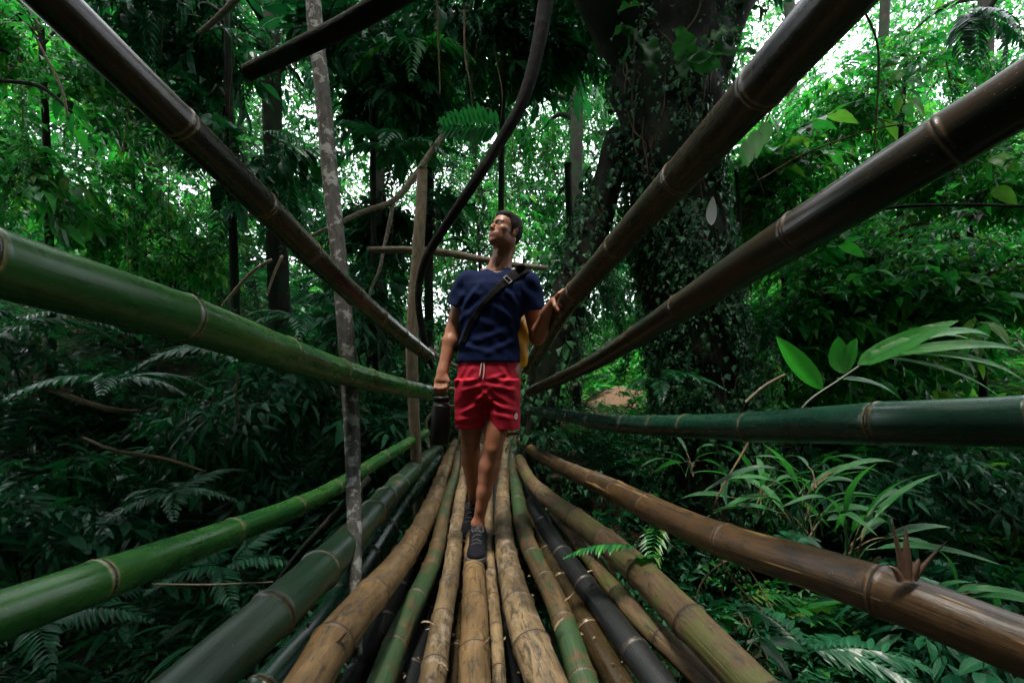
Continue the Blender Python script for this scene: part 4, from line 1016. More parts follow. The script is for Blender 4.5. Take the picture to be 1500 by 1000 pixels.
strap = mesh_obj('strap', np.vstack([V, Vb]), None, plain_mat('charcoal webbing', (0.0045, 0.0045, 0.006), .8, 300, .5, .5, .15), bag, True, None, Q + Qb + Qs)
bc = rows[9].mean(axis=0) - o0 + [0, -.006, 0]; dd = rows[11].mean(axis=0) - rows[8].mean(axis=0); dd /= np.linalg.norm(dd); nn = np.cross(dd, [0, 1.0, 0]); nn /= np.linalg.norm(nn)
fr = [bc + nn * a + dd * b for a, b in ((-.020, -.012), (.020, -.012), (.020, .012), (-.020, .012), (-.020, -.012))]
for a, b in zip(fr[:-1], fr[1:]): pass
Vs = []; 
limb('buckle', [(*p, .0028) for p in [fr[0], fr[0] * .9 + fr[1] * .1, fr[0] * .1 + fr[1] * .9, fr[1], fr[1] * .9 + fr[2] * .1, fr[1] * .1 + fr[2] * .9, fr[2], fr[2] * .9 + fr[3] * .1, fr[2] * .1 + fr[3] * .9, fr[3], fr[3] * .9 + fr[0] * .1, fr[3] * .1 + fr[0] * .9, fr[0]]], plain_mat('grey buckle', (.25, .25, .26), .35), strap, True, 8, 0, 0, .004)
GAP = (-.3, .7, 2.1)  # opening in the added leaf cover, so light falls from overhead
# ------------------------------------------------------------------ terrain: a ravine crossed by the bridge
def sstep(a, b, x): t = np.clip((x - a) / (b - a), 0, 1); return t * t * (3 - 2 * t)
def H_(x, y):
    x = np.asarray(x, float); y = np.asarray(y, float)
    base = np.interp(y, [-300, -12, -4, -2, 0, 2, 3.4, 4.6, 6, 9, 14, 30, 80, 300], [6, 2.0, -.9, -2.2, -3.2, -2.9, -1.9, -.82, -.62, -.32, .1, 1.5, 5, 9]) + CZ
    sl = sstep(1.5, 9, -x) * sstep(2, 11, y); sr = sstep(2.0, 10, x) * sstep(3, 12, y)
    low = -(sstep(.6, 2.4, np.abs(x + .2)) * (1 - sstep(4.5, 8, y)) * sstep(2.5, 4, y)) * .9
    z = base + 3.2 * sl + 3.6 * sr + low
    z = z + .14 * np.sin(x * 1.3 + 2) * np.cos(y * 1.1) + .07 * np.sin(x * 3.1 + y * 2.3) + .035 * np.sin(x * 7 - y * 5)
    return z
def axis(lo, hi, d0): 
    a = [0.0]; d = d0
    while a[-1] < hi: a.append(a[-1] + d); d *= 1.045 if a[-1] > 12 else 1.0
    b = [0.0]; d = d0
    while b[-1] > lo: b.append(b[-1] - d); d *= 1.045 if b[-1] < -12 else 1.0
    return np.array(sorted(set(a + b)))
X = axis(-300, 300, .2); Y = axis(-300, 300, .2)
gx, gy = np.meshgrid(X, Y, indexing='ij'); gz = H_(gx, gy)
nx, ny = len(X), len(Y)
V = np.stack([gx, gy, gz], -1).reshape(-1, 3)
i, j = np.meshgrid(np.arange(nx - 1), np.arange(ny - 1), indexing='ij'); a = (i * ny + j).ravel()
m, nt = new_mat('forest soil')
vc = nd(nt, 'ShaderNodeTexCoord').outputs['Object']
n1 = noise(nt, vc, 3, 8, .7); n2 = noise(nt, vc, .9, 5)
c = mix(nt, n1, (0.020, 0.014, 0.009), (0.055, 0.035, 0.02))
c = mix(nt, ramp(nt, n2, [(.45, (0, 0, 0)), (.6, (1, 1, 1))]).outputs[0], c, (0.02, 0.05, 0.015))
finish(nt, c, .9, n1, .9, .05, .2)
o = mesh_obj('ground', V, None, m, None, True, None, np.stack([a, a + ny, a + ny + 1, a + 1], 1)); tag(o, kind='structure')
# foot path that climbs from the far end of the bridge
pts = np.array([[-.33, 4.5], [-.1, 5.2], [.5, 6.2], [1.3, 7.4], [2.1, 8.6], [2.7, 9.8], [3.0, 11.5]])
C, wv = catmull(np.c_[pts, np.zeros(len(pts))], [.34, .36, .4, .42, .42, .4, .35], .12)
Tn = np.gradient(C[:, :2], axis=0); Tn /= np.linalg.norm(Tn, axis=1)[:, None]; Nn = np.c_[-Tn[:, 1], Tn[:, 0]]
PV = []
for k in range(len(C)):
    for s in np.linspace(-1, 1, 9):
        q = C[k, :2] + Nn[k] * wv[k] * s * (1 + .15 * math.sin(k * .9)); PV.append([q[0], q[1], float(H_(q[0], q[1])) + .02 - .012 * s * s + .006 * math.sin(k * 2.1 + s * 5)])
n = len(C); Q = [[r * 9 + q, r * 9 + q + 1, (r + 1) * 9 + q + 1, (r + 1) * 9 + q] for r in range(n - 1) for q in range(8)]
m, nt = new_mat('path of earth and dead leaves'); vc = nd(nt, 'ShaderNodeTexCoord').outputs['Object']
vo = nd(nt, 'ShaderNodeTexVoronoi'); vo.inputs['Scale'].default_value = 16; nt.links.new(vc, vo.inputs['Vector'])
c = mix(nt, vo.outputs['Distance'], (0.07, 0.038, 0.022), (0.04, 0.022, 0.013)); c = mix(nt, noise(nt, vc, 12, 6), c, (0.12, 0.075, 0.045))
finish(nt, c, .85, noise(nt, vc, 20, 6), .8, .03, .2)
tag(mesh_obj('path', PV, None, m, None, True, None, Q), kind='structure')

# ------------------------------------------------------------------ leaf prototypes
SP = [sprig(9, .38, .12, .055, s, .25) for s in (1, 2, 3)] + [sprig(11, .45, .10, .04, 4, .5), sprig(7, .34, .15, .07, 5, .3)]
FR = [frond(16, .75, .17, .032, s, .45) for s in (1, 2)] + [frond(20, .8, .13, .024, 3, .3)]
BL = []
def big_sprig(n, L, lL, lW, seed):
    g = np.random.default_rng(seed); parts = []; t = np.linspace(0, 1, 5); Cc = np.stack([.02 * np.sin(t * 3), L * t, -L * .3 * t ** 2], 1)
    V, T = strip(Cc, .004); parts.append((V, T, .02))
    for i in range(n):
        tt = .15 + .85 * (i + .5) / n; sd = 1 if i % 2 else -1; k_ = g.uniform(.75, 1.15)
        V, T, _ = lf_near(lL * k_, lW * k_, .15, g.uniform(.2, .6), 4)
        parts.append((V @ rotm(sd * g.uniform(-1.2, -.4) if i < n - 1 else 0, g.uniform(-.6, .1), g.uniform(-.5, .5)).T + [0, L * tt, -L * .3 * tt ** 2], T, g.uniform(.1, 1)))
    return merge(parts)
BL = [big_sprig(6, .45, .24, .10, 1), big_sprig(7, .4, .30, .055, 2)]
g = np.random.default_rng(11)
def pathdist(x, y):
    return np.min(np.hypot(np.asarray(x)[..., None] - C[:, 0], np.asarray(y)[..., None] - C[:, 1]), axis=-1)
def bridge_clear(x, y, z, r=.5):
    """keeps leaves out of the space over and just beside the deck"""
    return (x > np.interp(y, [1, 4.8], [-1.35, -.85])) & (x < np.interp(y, [1, 4.8], [1.25, .35])) & (y < 4.9) & (z > CZ + np.interp(y, [0, 2.4, 4.8], [-1.3, -1.1, -.74]))
def cover(name, n, xr, yr, mat, protos, smin, smax, lab, hmax=.5, keep=None, up=(.2, .9), cat='undergrowth'):
    x = g.uniform(*xr, n); y = g.uniform(*yr, n)
    ok = (np.abs(x) < y * 1.30 + 2.0) & ((pathdist(x, y) > .55) | (y > 9.4))
    if keep is not None: ok &= keep(x, y)
    x, y = x[ok], y[ok]; z = H_(x, y); pl = []
    for a, b, c_ in zip(x, y, z):
        h = g.uniform(.02, hmax) ; 
        if bridge_clear(a, b, c_ + h + .3): continue
        s = g.uniform(smin, smax)
        # stalks lean towards the light over the ravine
        yaw = g.normal(math.pi, 1.1) + (.5 if a > 0 else -.5)
        pl.append((protos[g.integers(len(protos))], np.array([a, b, c_ + h]), rotm(yaw, g.uniform(*up), g.uniform(-.5, .5)) * s))
    o = scatter(name, ALLP, pl, mat); tag(o, lab, cat, kind='stuff'); return len(pl)
ALLP = SP + FR + BL
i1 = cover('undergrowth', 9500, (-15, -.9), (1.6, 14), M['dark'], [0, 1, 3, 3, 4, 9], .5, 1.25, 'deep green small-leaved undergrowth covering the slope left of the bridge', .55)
i2 = cover('ferns', 1500, (-14, -.9), (2.2, 13), M['fern'], [5, 6, 7], .45, 1.1, 'fern fronds spread over the left slope', .45)
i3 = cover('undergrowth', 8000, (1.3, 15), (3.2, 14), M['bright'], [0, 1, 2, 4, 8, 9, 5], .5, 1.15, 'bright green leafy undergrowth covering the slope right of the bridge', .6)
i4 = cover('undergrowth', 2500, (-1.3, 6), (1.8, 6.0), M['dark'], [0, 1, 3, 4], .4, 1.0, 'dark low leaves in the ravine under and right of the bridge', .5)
i5 = cover('undergrowth', 5000, (-1.8, 4.6), (4.9, 11), M['bright'], [0, 1, 2, 3], .3, .7, 'low green plants on the bank beside the foot path', .3, up=(.5, 1.2))
i7 = cover('undergrowth', 5200, (-34, 34), (13.5, 32), M['far'], [0, 1, 4], 1.6, 2.6, 'leafy ground growth on the far rises', 1.0)
i8 = cover('undergrowth', 2600, (-.9, 2.6), (3.4, 6.2), M['dark'], [0, 1, 3], .22, .5, 'small dark leaves where the deck meets the bank', .12, up=(.5, 1.2))
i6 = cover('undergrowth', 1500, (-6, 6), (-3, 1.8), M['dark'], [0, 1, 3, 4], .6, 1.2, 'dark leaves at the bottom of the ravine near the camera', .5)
# moss and tiny leaves on the bank right behind the level rail
print('cover', i1, i2, i3, i4, i5, i6)

# ------------------------------------------------------------------ shrubs and trees
def blob_places(c, r, n, protos, smin, smax, shell=.35, droop=.3):
    pl = []
    k = max(3, int(n / 26)); cl = []
    for _ in range(k):
        d = g.normal(size=3); d /= np.linalg.norm(d); cl.append(np.array(c) + d * np.array(r) * g.uniform(shell, .95))
    for q in range(n):
        cc = cl[g.integers(k)]; p = cc + g.normal(size=3) * np.array(r) * .17
        if bridge_clear(*p): continue
        if p[1] < 1.5 and abs(p[0]) < 3 and p[2] < 4.5: continue
        out = p - np.array(c); yaw = math.atan2(-out[0], out[1]) + g.normal(0, .7)
        pl.append((protos[g.integers(len(protos))], p, rotm(yaw, g.uniform(-.9, .4), g.uniform(-.6, .6)) * g.uniform(smin, smax)))
    return pl, cl
def tree(name, lab, trunk, mat, crowns, leafmat, group=None, smin=.8, smax=1.5, protos=(0, 1, 2, 3, 4, 8, 8, 9, 5), cat='tree', bark='darkbark', world_trunk=False, seed=0):
    """trunk in photo points; crowns: (px, py, Y, rx, ry, rz, n)"""
    w3 = [(*P(a_, b_, y_), w_ / F * y_ / 2 * TWS) for a_, b_, w_, y_ in trunk]
    gx_, gy_ = w3[-1][0] + .05, w3[-1][1]; gz_ = float(H_(gx_, gy_))
    if gz_ < w3[-1][2] - .1: w3.append((gx_, gy_, gz_ - .15, w3[-1][3] * 1.25))
    base = np.array([w3[-1][0], w3[-1][1], gz_]); t = empty(name, tuple(base)); tag(t, lab, cat, group)
    o, Ct, rt = limb('trunk', w3, M[bark], None, True, 20, .05, seed + 50, .12); o.data.transform(Matrix.Translation(-Vector(base))); o.parent = t
    pl = []; cls = []
    for px, py, Y_, rx, ry, rz, n in crowns:
        a, b = blob_places(P(px, py, Y_), (rx, ry, rz), int(n), list(protos), smin, smax); pl += a; cls += b
    for q in range(min(9, len(cls))):
        e = cls[q * len(cls) // min(9, len(cls))]; k = int(np.argmin(np.linalg.norm(Ct - e, axis=1) + 3 * (Ct[:, 2] > e[2])))
        s = Ct[k]; md = (s + e) / 2 + [0, 0, .25]
        b_, _, _ = limb('branch', [(*s, rt[k] * .5), (*md, rt[k] * .28 + .01), (*e, .012)], mat, None, True, 8, .04, seed + q, .15)
        b_.data.transform(Matrix.Translation(-Vector(base))); b_.parent = t
    cr = scatter('crown', ALLP, [(a, p - base, m_) for a, p, m_ in pl], leafmat); cr.parent = t
    return t
BK = M['darkbark']; TWS = .42
TG = 'dark trees behind the bridge'
# (trunk px at top, at base, width, distance, crowns...)
TR = [
 ('tall dark tree at the far left edge', [(-60, -200, 60, 8), (-30, 200, 66, 8), (-10, 420, 74, 8)], [(20, 60, 8.0, 2.0, 1.6, 1.5, 260), (60, 260, 8.5, 1.6, 1.5, 1.0, 160)], 'far', .9),
 ('dark tree under the top left handrail', [(215, -200, 44, 9), (225, 200, 48, 9), (235, 420, 54, 9)], [(160, -40, 9, 2.2, 1.6, 1.6, 200), (120, 150, 9.2, 1.4, 1.2, 1.0, 120)], 'far', .9),
 ('broad dark tree left of the slender trunk', [(392, -200, 60, 7.5), (398, 150, 62, 7.5), (408, 430, 70, 7.5)], [(370, 40, 7.5, 1.5, 1.3, 1.7, 330), (400, 220, 7.8, 1.0, 1.0, 1.1, 110)], 'dark', .8),
 ('dark tree right behind the slender trunk', [(545, -200, 46, 8), (552, 200, 48, 8), (556, 480, 56, 8)], [(560, 60, 8, 1.4, 1.2, 1.6, 300), (560, 300, 8.3, 1.0, 1.0, 1.0, 100)], 'dark', .8),
 ('brown trunked tree behind the dark liana', [(632, -120, 34, 6.2), (641, 80, 34, 6.2), (640, 170, 30, 6.2), (630, 260, 26, 6.2), (628, 420, 30, 6.2), (630, 560, 34, 6.2)], [(690, -10, 6.4, 1.3, 1.1, 1.1, 380), (640, 120, 7, .8, .8, .9, 150)], 'dark', .7),
 ('tree with thin crown above the man', [(850, -200, 40, 10), (845, 150, 44, 10), (842, 480, 50, 10)], [(790, 90, 10, 1.6, 1.4, 1.8, 210), (850, 330, 10.5, 1.6, 1.4, 1.8, 190)], 'far', .9),
 ('small tree just behind the man\'s head', [(700, 330, 12, 9), (705, 430, 14, 9), (706, 560, 16, 9)], [(700, 330, 9, 1.3, 1.2, 1.3, 230)], 'bright', .8),
 ('dark leafy tree left of the ivy-clad trunk', [(832, 240, 26, 7), (838, 400, 28, 7), (842, 540, 30, 7)], [(850, 400, 7.2, .7, .7, .8, 110)], 'dark', .7),
 ('pale green tree right of the ivy-clad trunk', [(1150, -200, 34, 9), (1160, 150, 36, 9), (1166, 420, 40, 9)], [(1160, 120, 9, 1.5, 1.3, 1.4, 120), (1180, 330, 8, 1.5, 1.2, 1.1, 420)], 'bright', .9),
 ('leafy tree between the two sloping right rails', [(1300, -100, 30, 8), (1290, 200, 32, 8), (1290, 420, 36, 8)], [(1290, 220, 8, 1.8, 1.4, 1.0, 260), (1250, 380, 7.5, 1.5, 1.2, 1.0, 380)], 'bright', .9),
 ('tall tree in the top right corner', [(1450, -200, 40, 10), (1442, 150, 44, 10), (1440, 420, 50, 10)], [(1400, 10, 10, 1.5, 1.5, 1.4, 90), (1500, 160, 9.5, 1.7, 1.4, 1.0, 330)], 'far', .9),
 ('leafy tree at the right edge above the level rail', [(1560, 0, 40, 8), (1540, 200, 42, 8), (1530, 420, 46, 8)], [(1460, 330, 7.5, 1.5, 1.2, 1.3, 480)], 'bright', .9),
 ('bushy bright tree leaning in from the right bank, above the broad-leaved plant', [(1420, 330, 16, 5.2), (1430, 420, 18, 5.2), (1440, 560, 22, 5.2)], [(1400, 400, 5.2, 1.3, .8, .7, 300), (1290, 430, 5.6, .9, .7, .6, 260), (1480, 250, 5.4, .8, .7, .5, 200)], 'bright', 1.15),
 ('bright young tree between the great trunk and the sloping rail', [(1160, 240, 12, 5.6), (1150, 340, 14, 5.6), (1150, 560, 18, 5.6)], [(1150, 290, 5.6, .7, .6, .7, 260), (1170, 470, 5.4, .6, .6, .6, 200)], 'bright', 1.15),
 ('bright leafy tree in the top right between the rails', [(1330, 60, 14, 6.2), (1320, 200, 16, 6.2), (1320, 500, 24, 6.2)], [(1330, 130, 6.2, 1.0, .9, .6, 170), (1210, 190, 6.4, .7, .6, .6, 120)], 'bright', 1.1),
 ('leafy tree filling the upper left corner', [(60, 40, 18, 5.6), (70, 250, 22, 5.6), (75, 500, 28, 5.6)], [(60, 90, 5.6, 1.2, .8, .9, 230), (40, 250, 5.6, .9, .7, .7, 150)], 'bright', 1.15),
 ('bright leafy tree under the top left handrail', [(190, 160, 12, 7.0), (196, 300, 14, 7.0), (200, 480, 18, 7.0)], [(190, 160, 7.0, 1.0, .8, .8, 100), (230, 350, 7.2, 1.2, .8, .5, 240)], 'bright', 1.0),
 ('dark leafy tree above the top left handrail', [(330, -40, 20, 6.0), (335, 120, 24, 6.0), (345, 480, 30, 6.0)], [(300, 20, 6.0, 1.0, .8, .8, 230), (370, 180, 6.2, .6, .6, .8, 120)], 'dark', 1.1),
 ('leafy dark tree over the pale branch', [(540, -40, 16, 5.6), (545, 150, 18, 5.6), (550, 540, 22, 5.6)], [(545, 100, 5.6, .7, .6, .9, 330), (600, 330, 6.2, .5, .5, .6, 170)], 'dark', 1.0),
 ('dark leafy tree crown between liana and great trunk', [(740, -60, 18, 6.0), (736, 150, 20, 6.0), (734, 560, 24, 6.0)], [(730, 40, 6.0, .9, .7, .7, 340)], 'dark', 1.0),
]
for k, (lab, tr, cr, mt, sc) in enumerate(TR):
    fine = mt == 'bright'
    cr = [(*c_[:6], c_[6] * (1.6 if fine else 1)) for c_ in cr]
    tree('forest_tree', lab, tr, BK, cr, M[mt], None, (.6 if fine else .8) * sc, (1.2 if fine else 1.45) * sc, seed=k, protos=(0, 1, 2, 3, 0, 4, 1, 2, 8) if fine else (0, 1, 2, 3, 4, 8, 8, 9, 5))
# shrubs that stand out of the undergrowth
SH = [
 ('leafy shrub beneath the thick green rail, far left', 60, 560, 5.2, 1.0, .8, .8, 230, 'fern'),
 ('shrub on the left slope under the top handrail', 250, 330, 8.0, 1.6, 1.0, .9, 330, 'bright'),
 ('dark shrub left of the slender trunk base', 400, 560, 5.0, .8, .7, .8, 210, 'dark'),
 ('dark shrub behind the low green rail', 300, 660, 4.2, .9, .7, .6, 210, 'dark'),
 ('shrub at the left edge under the low rail', 60, 720, 3.4, .7, .6, .5, 150, 'dark'),
 ('shrub between slender trunk and grey post', 560, 470, 5.4, .7, .6, .9, 210, 'dark'),
 ('low shrub at the foot of the grey post', 570, 640, 4.6, .5, .5, .4, 110, 'dark'),
 ('bright shrub on the bank right of the leaning trunk', 880, 600, 7.5, .9, .8, .5, 170, 'bright'),
 ('shrub right of the ivy-clad trunk', 1180, 520, 5.6, .9, .8, .9, 300, 'bright'),
 ('wide leafy shrub behind the broad-leaved plant', 1350, 480, 6.2, 1.4, 1.0, 1.0, 460, 'bright'),
 ('dark shrub below the level rail at the right edge', 1430, 720, 4.2, .9, .7, .7, 260, 'dark'),
 ('shrub behind the striped blades under the level rail', 1230, 690, 4.4, .8, .6, .5, 170, 'dark'),
 ('dark shrub at the bottom right corner', 1400, 900, 2.9, .6, .5, .4, 130, 'dark'),
]
for k, (lab, px, py, Y_, rx, ry, rz, n, mt) in enumerate(SH):
    c0 = P(px, py, Y_); base = np.array([c0[0], c0[1], float(H_(c0[0], c0[1]))]); t = empty('shrub', tuple(base)); tag(t, lab, 'shrub')
    pl, cl = blob_places(c0, (rx, ry, rz), n, [0, 1, 4, 8, 9], .55, 1.05, .3)
    cr = scatter('foliage', ALLP, [(a, p - base, m_) for a, p, m_ in pl], M[mt]); cr.parent = t
    for q in range(4):
        e = cl[q % len(cl)] - base
        b_, _, _ = limb('stem', [(.03 * q, 0, -.05, .016), (*(e * .5 + [0, 0, .05]), .012), (*e, .006)], BK, t, True, 7, .04, q, .12)
# far wall of forest: reads as one mass
def far_mass(name, lab, n, lo, hi, mat, ymin, ymax, dens, smin, smax, tone=.5):
    pl = []
    while len(pl) < n:
        y = g.uniform(ymin, ymax); px = g.uniform(lo[0], hi[0]); py = g.uniform(lo[1], hi[1])
        p = P(px, py, y)
        if g.uniform() > dens(px, py, p): continue
        if p[2] < float(H_(p[0], p[1])) + .1: continue
        pl.append((int(g.integers(5)), p, rotm(g.uniform(0, 6.28), g.uniform(-.9, .4), g.uniform(-.6, .6)) * g.uniform(smin, smax)))
    o = scatter(name, ALLP, pl, mat); tag(o, lab, 'forest', kind='stuff')
def clump(p, s):       # lumps of foliage with gaps between them, fixed in the forest itself
    v = math.sin(p[0] * 1.1 * s + 1.3) * math.sin(p[2] * 1.3 * s + .7 + .6 * math.sin(p[0] * .8)) + .6 * math.sin(p[0] * 2.7 * s + p[2] * 1.9) * math.cos(p[2] * 2.9 * s - p[0])
    return v
far_mass('distant_forest', 'dense forest canopy rising behind the bridge', 12500, (-150, -140), (1650, 480), M['far'], 11, 17, lambda a, b, p: (.30 if p[0] > 5.5 and p[2] > 7 else 1.0) if clump(p, .8) > -.30 else .06, 1.2, 2.1)
far_mass('distant_forest', 'bright leaves of the farthest canopy against the sky', 9500, (-150, -140), (1650, 420), M['bright'], 17, 24, lambda a, b, p: (.30 if p[0] > 9 and p[2] > 10 else 1.0) if clump(p, .6) > -.2 else .15, 1.5, 2.6)

# ------------------------------------------------------------------ the great ivy-clad tree
TW = [(985, -120, 240, 4.9), (983, -20, 220, 4.9), (980, 80, 195, 4.8), (976, 170, 172, 4.7), (985, 280, 150, 4.6), (1002, 400, 148, 4.55), (1020, 500, 150, 4.5), (1036, 600, 160, 4.5), (1042, 690, 176, 4.5), (1046, 800, 215, 4.5)]
base = P(1044, 780, 4.5); T0 = empty('great_tree', tuple(base)); tag(T0, 'massive dark trunk covered in ivy, right of the man', 'tree')
TW = [(a_, b_, w_ * .78, y_) for a_, b_, w_, y_ in TW]
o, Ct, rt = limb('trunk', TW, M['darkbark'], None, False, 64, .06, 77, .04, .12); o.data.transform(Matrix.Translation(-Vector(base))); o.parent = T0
for wp, sd in (([(930, 60, 90, 4.7), (890, 0, 80, 4.5), (850, -80, 70, 4.3), (800, -160, 60, 4.1)], 1), ([(1010, 60, 110, 4.8), (1070, -30, 95, 4.7), (1140, -120, 80, 4.6)], 2)):
    b_, _, _ = limb('bough', wp, M['darkbark'], None, False, 28, .06, sd, .05, .1); b_.data.transform(Matrix.Translation(-Vector(base))); b_.parent = T0
IV = [merge([(*lf_far(.06, .055, .15, .3), .5)]), merge([(*lf_far(.045, .04, .2, .4), .2)]), merge([(*lf_far(.08, .055, .2, .3), .8)]), SP[3]]
def ivy_on(Ct, rt, base, parent, n, mat, zfade=2.4, s0=.8, s1=1.7):
    pl = []; _, Nn_, Bb = frames(Ct)
    for _ in range(n):
        k = int(g.integers(len(Ct))); th = g.uniform(0, 6.28)
        d = Nn_[k] * math.cos(th) + Bb[k] * math.sin(th)
        if d[1] > .45: continue
        cv = math.sin(Ct[k][2] * 4 + 3 * math.cos(th)) + .8 * math.sin(th * 5 + Ct[k][2] * 2)
        if Ct[k][2] - CZ > zfade and g.uniform() < .5: continue
        if cv < -.4 and g.uniform() < .85: continue
        p = Ct[k] + d * (rt[k] * (1.03 + .05 * g.random()) + g.uniform(0, .09)) + [0, 0, g.uniform(-.02, .02)]
        yaw = math.atan2(-d[0], d[1]) + g.normal(0, .5); tp = int(g.integers(3)) if g.random() < .95 else 3
        sc = g.uniform(s0, s1) * (.5 if tp == 3 else 1)
        pl.append((tp, p - base, rotm(yaw, g.uniform(-1.3, -.5), g.uniform(-.5, .5)) * sc))
    iv = scatter('ivy', IV, pl, mat); iv.parent = parent; iv['kind'] = 'stuff'
ivy_on(Ct, rt, base, T0, 17000, M['ivy'], 2.4, .55, 1.3)
low_ = Ct[:, 2] < CZ + 1.3
ivy_on(Ct[low_], rt[low_], base, T0, 9000, M['ivy'], 9, .4, .95)
Tt, Nn_, Bb = frames(Ct)
for k in range(26):       # aerial roots and creeper stems on the bark
    th = g.uniform(math.pi * 1.0, math.pi * 2.0) ; k0 = int(g.integers(5, len(Ct) - 30)); n_ = int(g.integers(18, 60)); pts = []
    for q in range(0, n_, 5):
        kk = min(k0 + q, len(Ct) - 1); th += g.normal(0, .12)
        d = Nn_[kk] * math.cos(th) + Bb[kk] * math.sin(th)
        if d[1] > .3: d = d * [1, -1, 1]
        p = Ct[kk] + d * rt[kk] * 1.12 - base; pts.append((*p, g.uniform(.004, .011)))
    if len(pts) > 2: limb('creeper_stem', pts, M['vine'], T0, True, 7, .05, k, .05)
# canopy of the great tree, dark, overhead
pl, cl = [], []
for c0, r0, n in ((P(700, -260, 4.2), (2.6, 1.5, .8), 450), (P(1080, -230, 4.6), (2.0, 1.5, .8), 380), (P(860, -60, 5.2), (1.1, .6, .6), 90), (P(1010, 10, 5.6), (.9, .5, .5), 130)):
    a, b = blob_places(c0, r0, n, [0, 1, 2, 3], .8, 1.4); pl += a
cr = scatter('crown', ALLP, [(a, p - base, m_) for a, p, m_ in pl], M['dark']); cr.parent = T0

# ------------------------------------------------------------------ plants one can tell apart
def leaf_obj(name, base, direc, L, W, mat, parent, rnd, droop=.3, roll=0.0, fold=.2, wave=0.0, n=14, notch=0.0, pw=.75, seed=0):
    V, T, uv = lf_near(L, W, fold, droop, n, wave, notch, pw, seed)
    d = np.array(direc, float); d /= np.linalg.norm(d)
    yaw = math.atan2(-d[0], d[1]); pitch = math.asin(d[2]); Mx = rotm(yaw, 0, 0) @ rotm(0, pitch, 0) @ rotm(0, 0, roll)
    nrep = 5
    rv = np.clip(rnd + np.zeros(len(V)), 0, 1)
    uv = uv.copy(); uv[:, 0] = uv[:, 1] * 1.6 + uv[:, 0] * .25 if W / L < .25 else uv[:, 0] - np.abs(uv[:, 1]) * .35 * 0 + uv[:, 0] * 0
    return mesh_obj(name, V @ Mx.T + np.array(base), T, mat, parent, True, {'rnd': rv}, None, {'luv': uv})
def plant(name, loc, lab, cat='plant', group=None):
    t = empty(name, tuple(loc)); tag(t, lab, cat, group); return t
# broad-leaved plant over the level right rail
Y0 = 1.62; b0 = P(1170, 610, Y0)
pt = plant('broad_leaf_plant', b0, 'bright green broad-leaved plant arching over the level right rail', 'plant')
def rel(px, py, Y_, base=b0): return P(px, py, Y_) - base
limb('stem', [(*rel(1150, 640, Y0), .006), (*rel(1180, 592, Y0), .005), (*rel(1230, 556, Y0), .0045), (*rel(1275, 525, Y0), .004), (*rel(1310, 500, Y0), .003)], plain_mat('dark stem', (.015, .03, .012), .5), pt, True, 10, .02, 3, .01)
def L2(name, a, b, w, mat, rnd, droop=.15, roll=0., Yb=Y0, Ye=None, **k):
    p = rel(a[0], a[1], Yb); q = rel(b[0], b[1], Ye or Yb); L = np.linalg.norm(q - p)
    return leaf_obj(name, p, q - p + [0, 0, L * droop * .5], L * 1.04, w / F * Yb, mat, pt, rnd, droop, roll, **k)
L2('leaf', (1205, 570), (1134, 494), 28, M['broad'], .6, .08, 1.15)
L2('leaf', (1236, 547), (1224, 494), 30, M['broad'], .35, .1, 1.45, notch=.2, pw=.9)
L2('leaf', (1238, 546), (1251, 496), 26, M['broad'], .5, .1, -1.5, notch=.2, pw=.9)
L2('leaf', (1256, 534), (1440, 462), 28, M['broad'], .55, .3, 1.2, Ye=1.5, pw=.6)
L2('leaf', (1290, 512), (1560, 470), 14, M['broad'], .9, .35, .9, Ye=1.7)
L2('leaf', (1275, 526), (1590, 500), 17, M['broad'], .8, .3, 1.0, Ye=1.6)
L2('leaf', (1285, 517), (1640, 560), 13, M['broad'], 1.0, .35, .9, Ye=1.6)
L2('leaf', (1278, 522), (1600, 600), 10, M['broad'], .9, .35, .7, Ye=1.6)
L2('leaf', (1226, 554), (1385, 590), 14, M['blade'], .7, .45, .6)
L2('leaf', (1300, 505), (1500, 480), 10, M['broad'], .7, .3, .6, Ye=1.8)
# striped blades under the level rail
def blade_clump(lab, px, py, Yb, specs, mat, cat='plant', name='blade_plant', fan=.25):
    b = P(px, py, Yb); t = plant(name, b, lab, cat)
    for k, (tx, ty, w, dr, rl) in enumerate(specs):
        s = np.array([g.normal(0, .03), g.normal(0, .03), g.uniform(0, .1)]); q = P(tx, ty, Yb - fan * (k % 3 - 1) - .05) - b
        h = s + (q - s) * .30 + [0, 0, np.linalg.norm(q) * .12]
        limb('stem', [(*s, .004), (*(s * .5 + h * .5 + [0, 0, .03]), .0035), (*h, .002)], M['vine'] if k % 3 == 0 else STEMG, t, True, 6, 0, k, .03)
        Lk = np.linalg.norm(q - h)
        leaf_obj('leaf', h, q - h + [0, 0, Lk * dr * .5], Lk * 1.1, w * .72 / F * Yb, mat, t, float(g.uniform(0, 1)), dr, rl, n=10)
    return t
STEMG = plain_mat('green stem', (0.03, 0.10, 0.03), .5, 40, .3)
def fan_specs(cx, cy, n, r0, r1, w, a0, a1, sy=.75):
    out = []
    for k in range(n):
        a = math.radians(a0 + (a1 - a0) * k / max(1, n - 1) + g.uniform(-8, 8)); r = g.uniform(r0, r1)
        out.append((cx + r * math.cos(a), cy - r * math.sin(a) * sy, w * g.uniform(.7, 1.2), g.uniform(.3, .8), g.uniform(-.8, .8)))
    return out
BM = M['blade']
blade_clump('clump of long pale-striped blades below the level rail, nearest the great tree', 1110, 760, 2.6, fan_specs(1110, 720, 14, 60, 125, 17, -25, 200), BM)
blade_clump('clump of glossy blades in the middle below the level rail', 1180, 800, 2.35, fan_specs(1170, 740, 16, 70, 150, 17, -20, 175), BM)
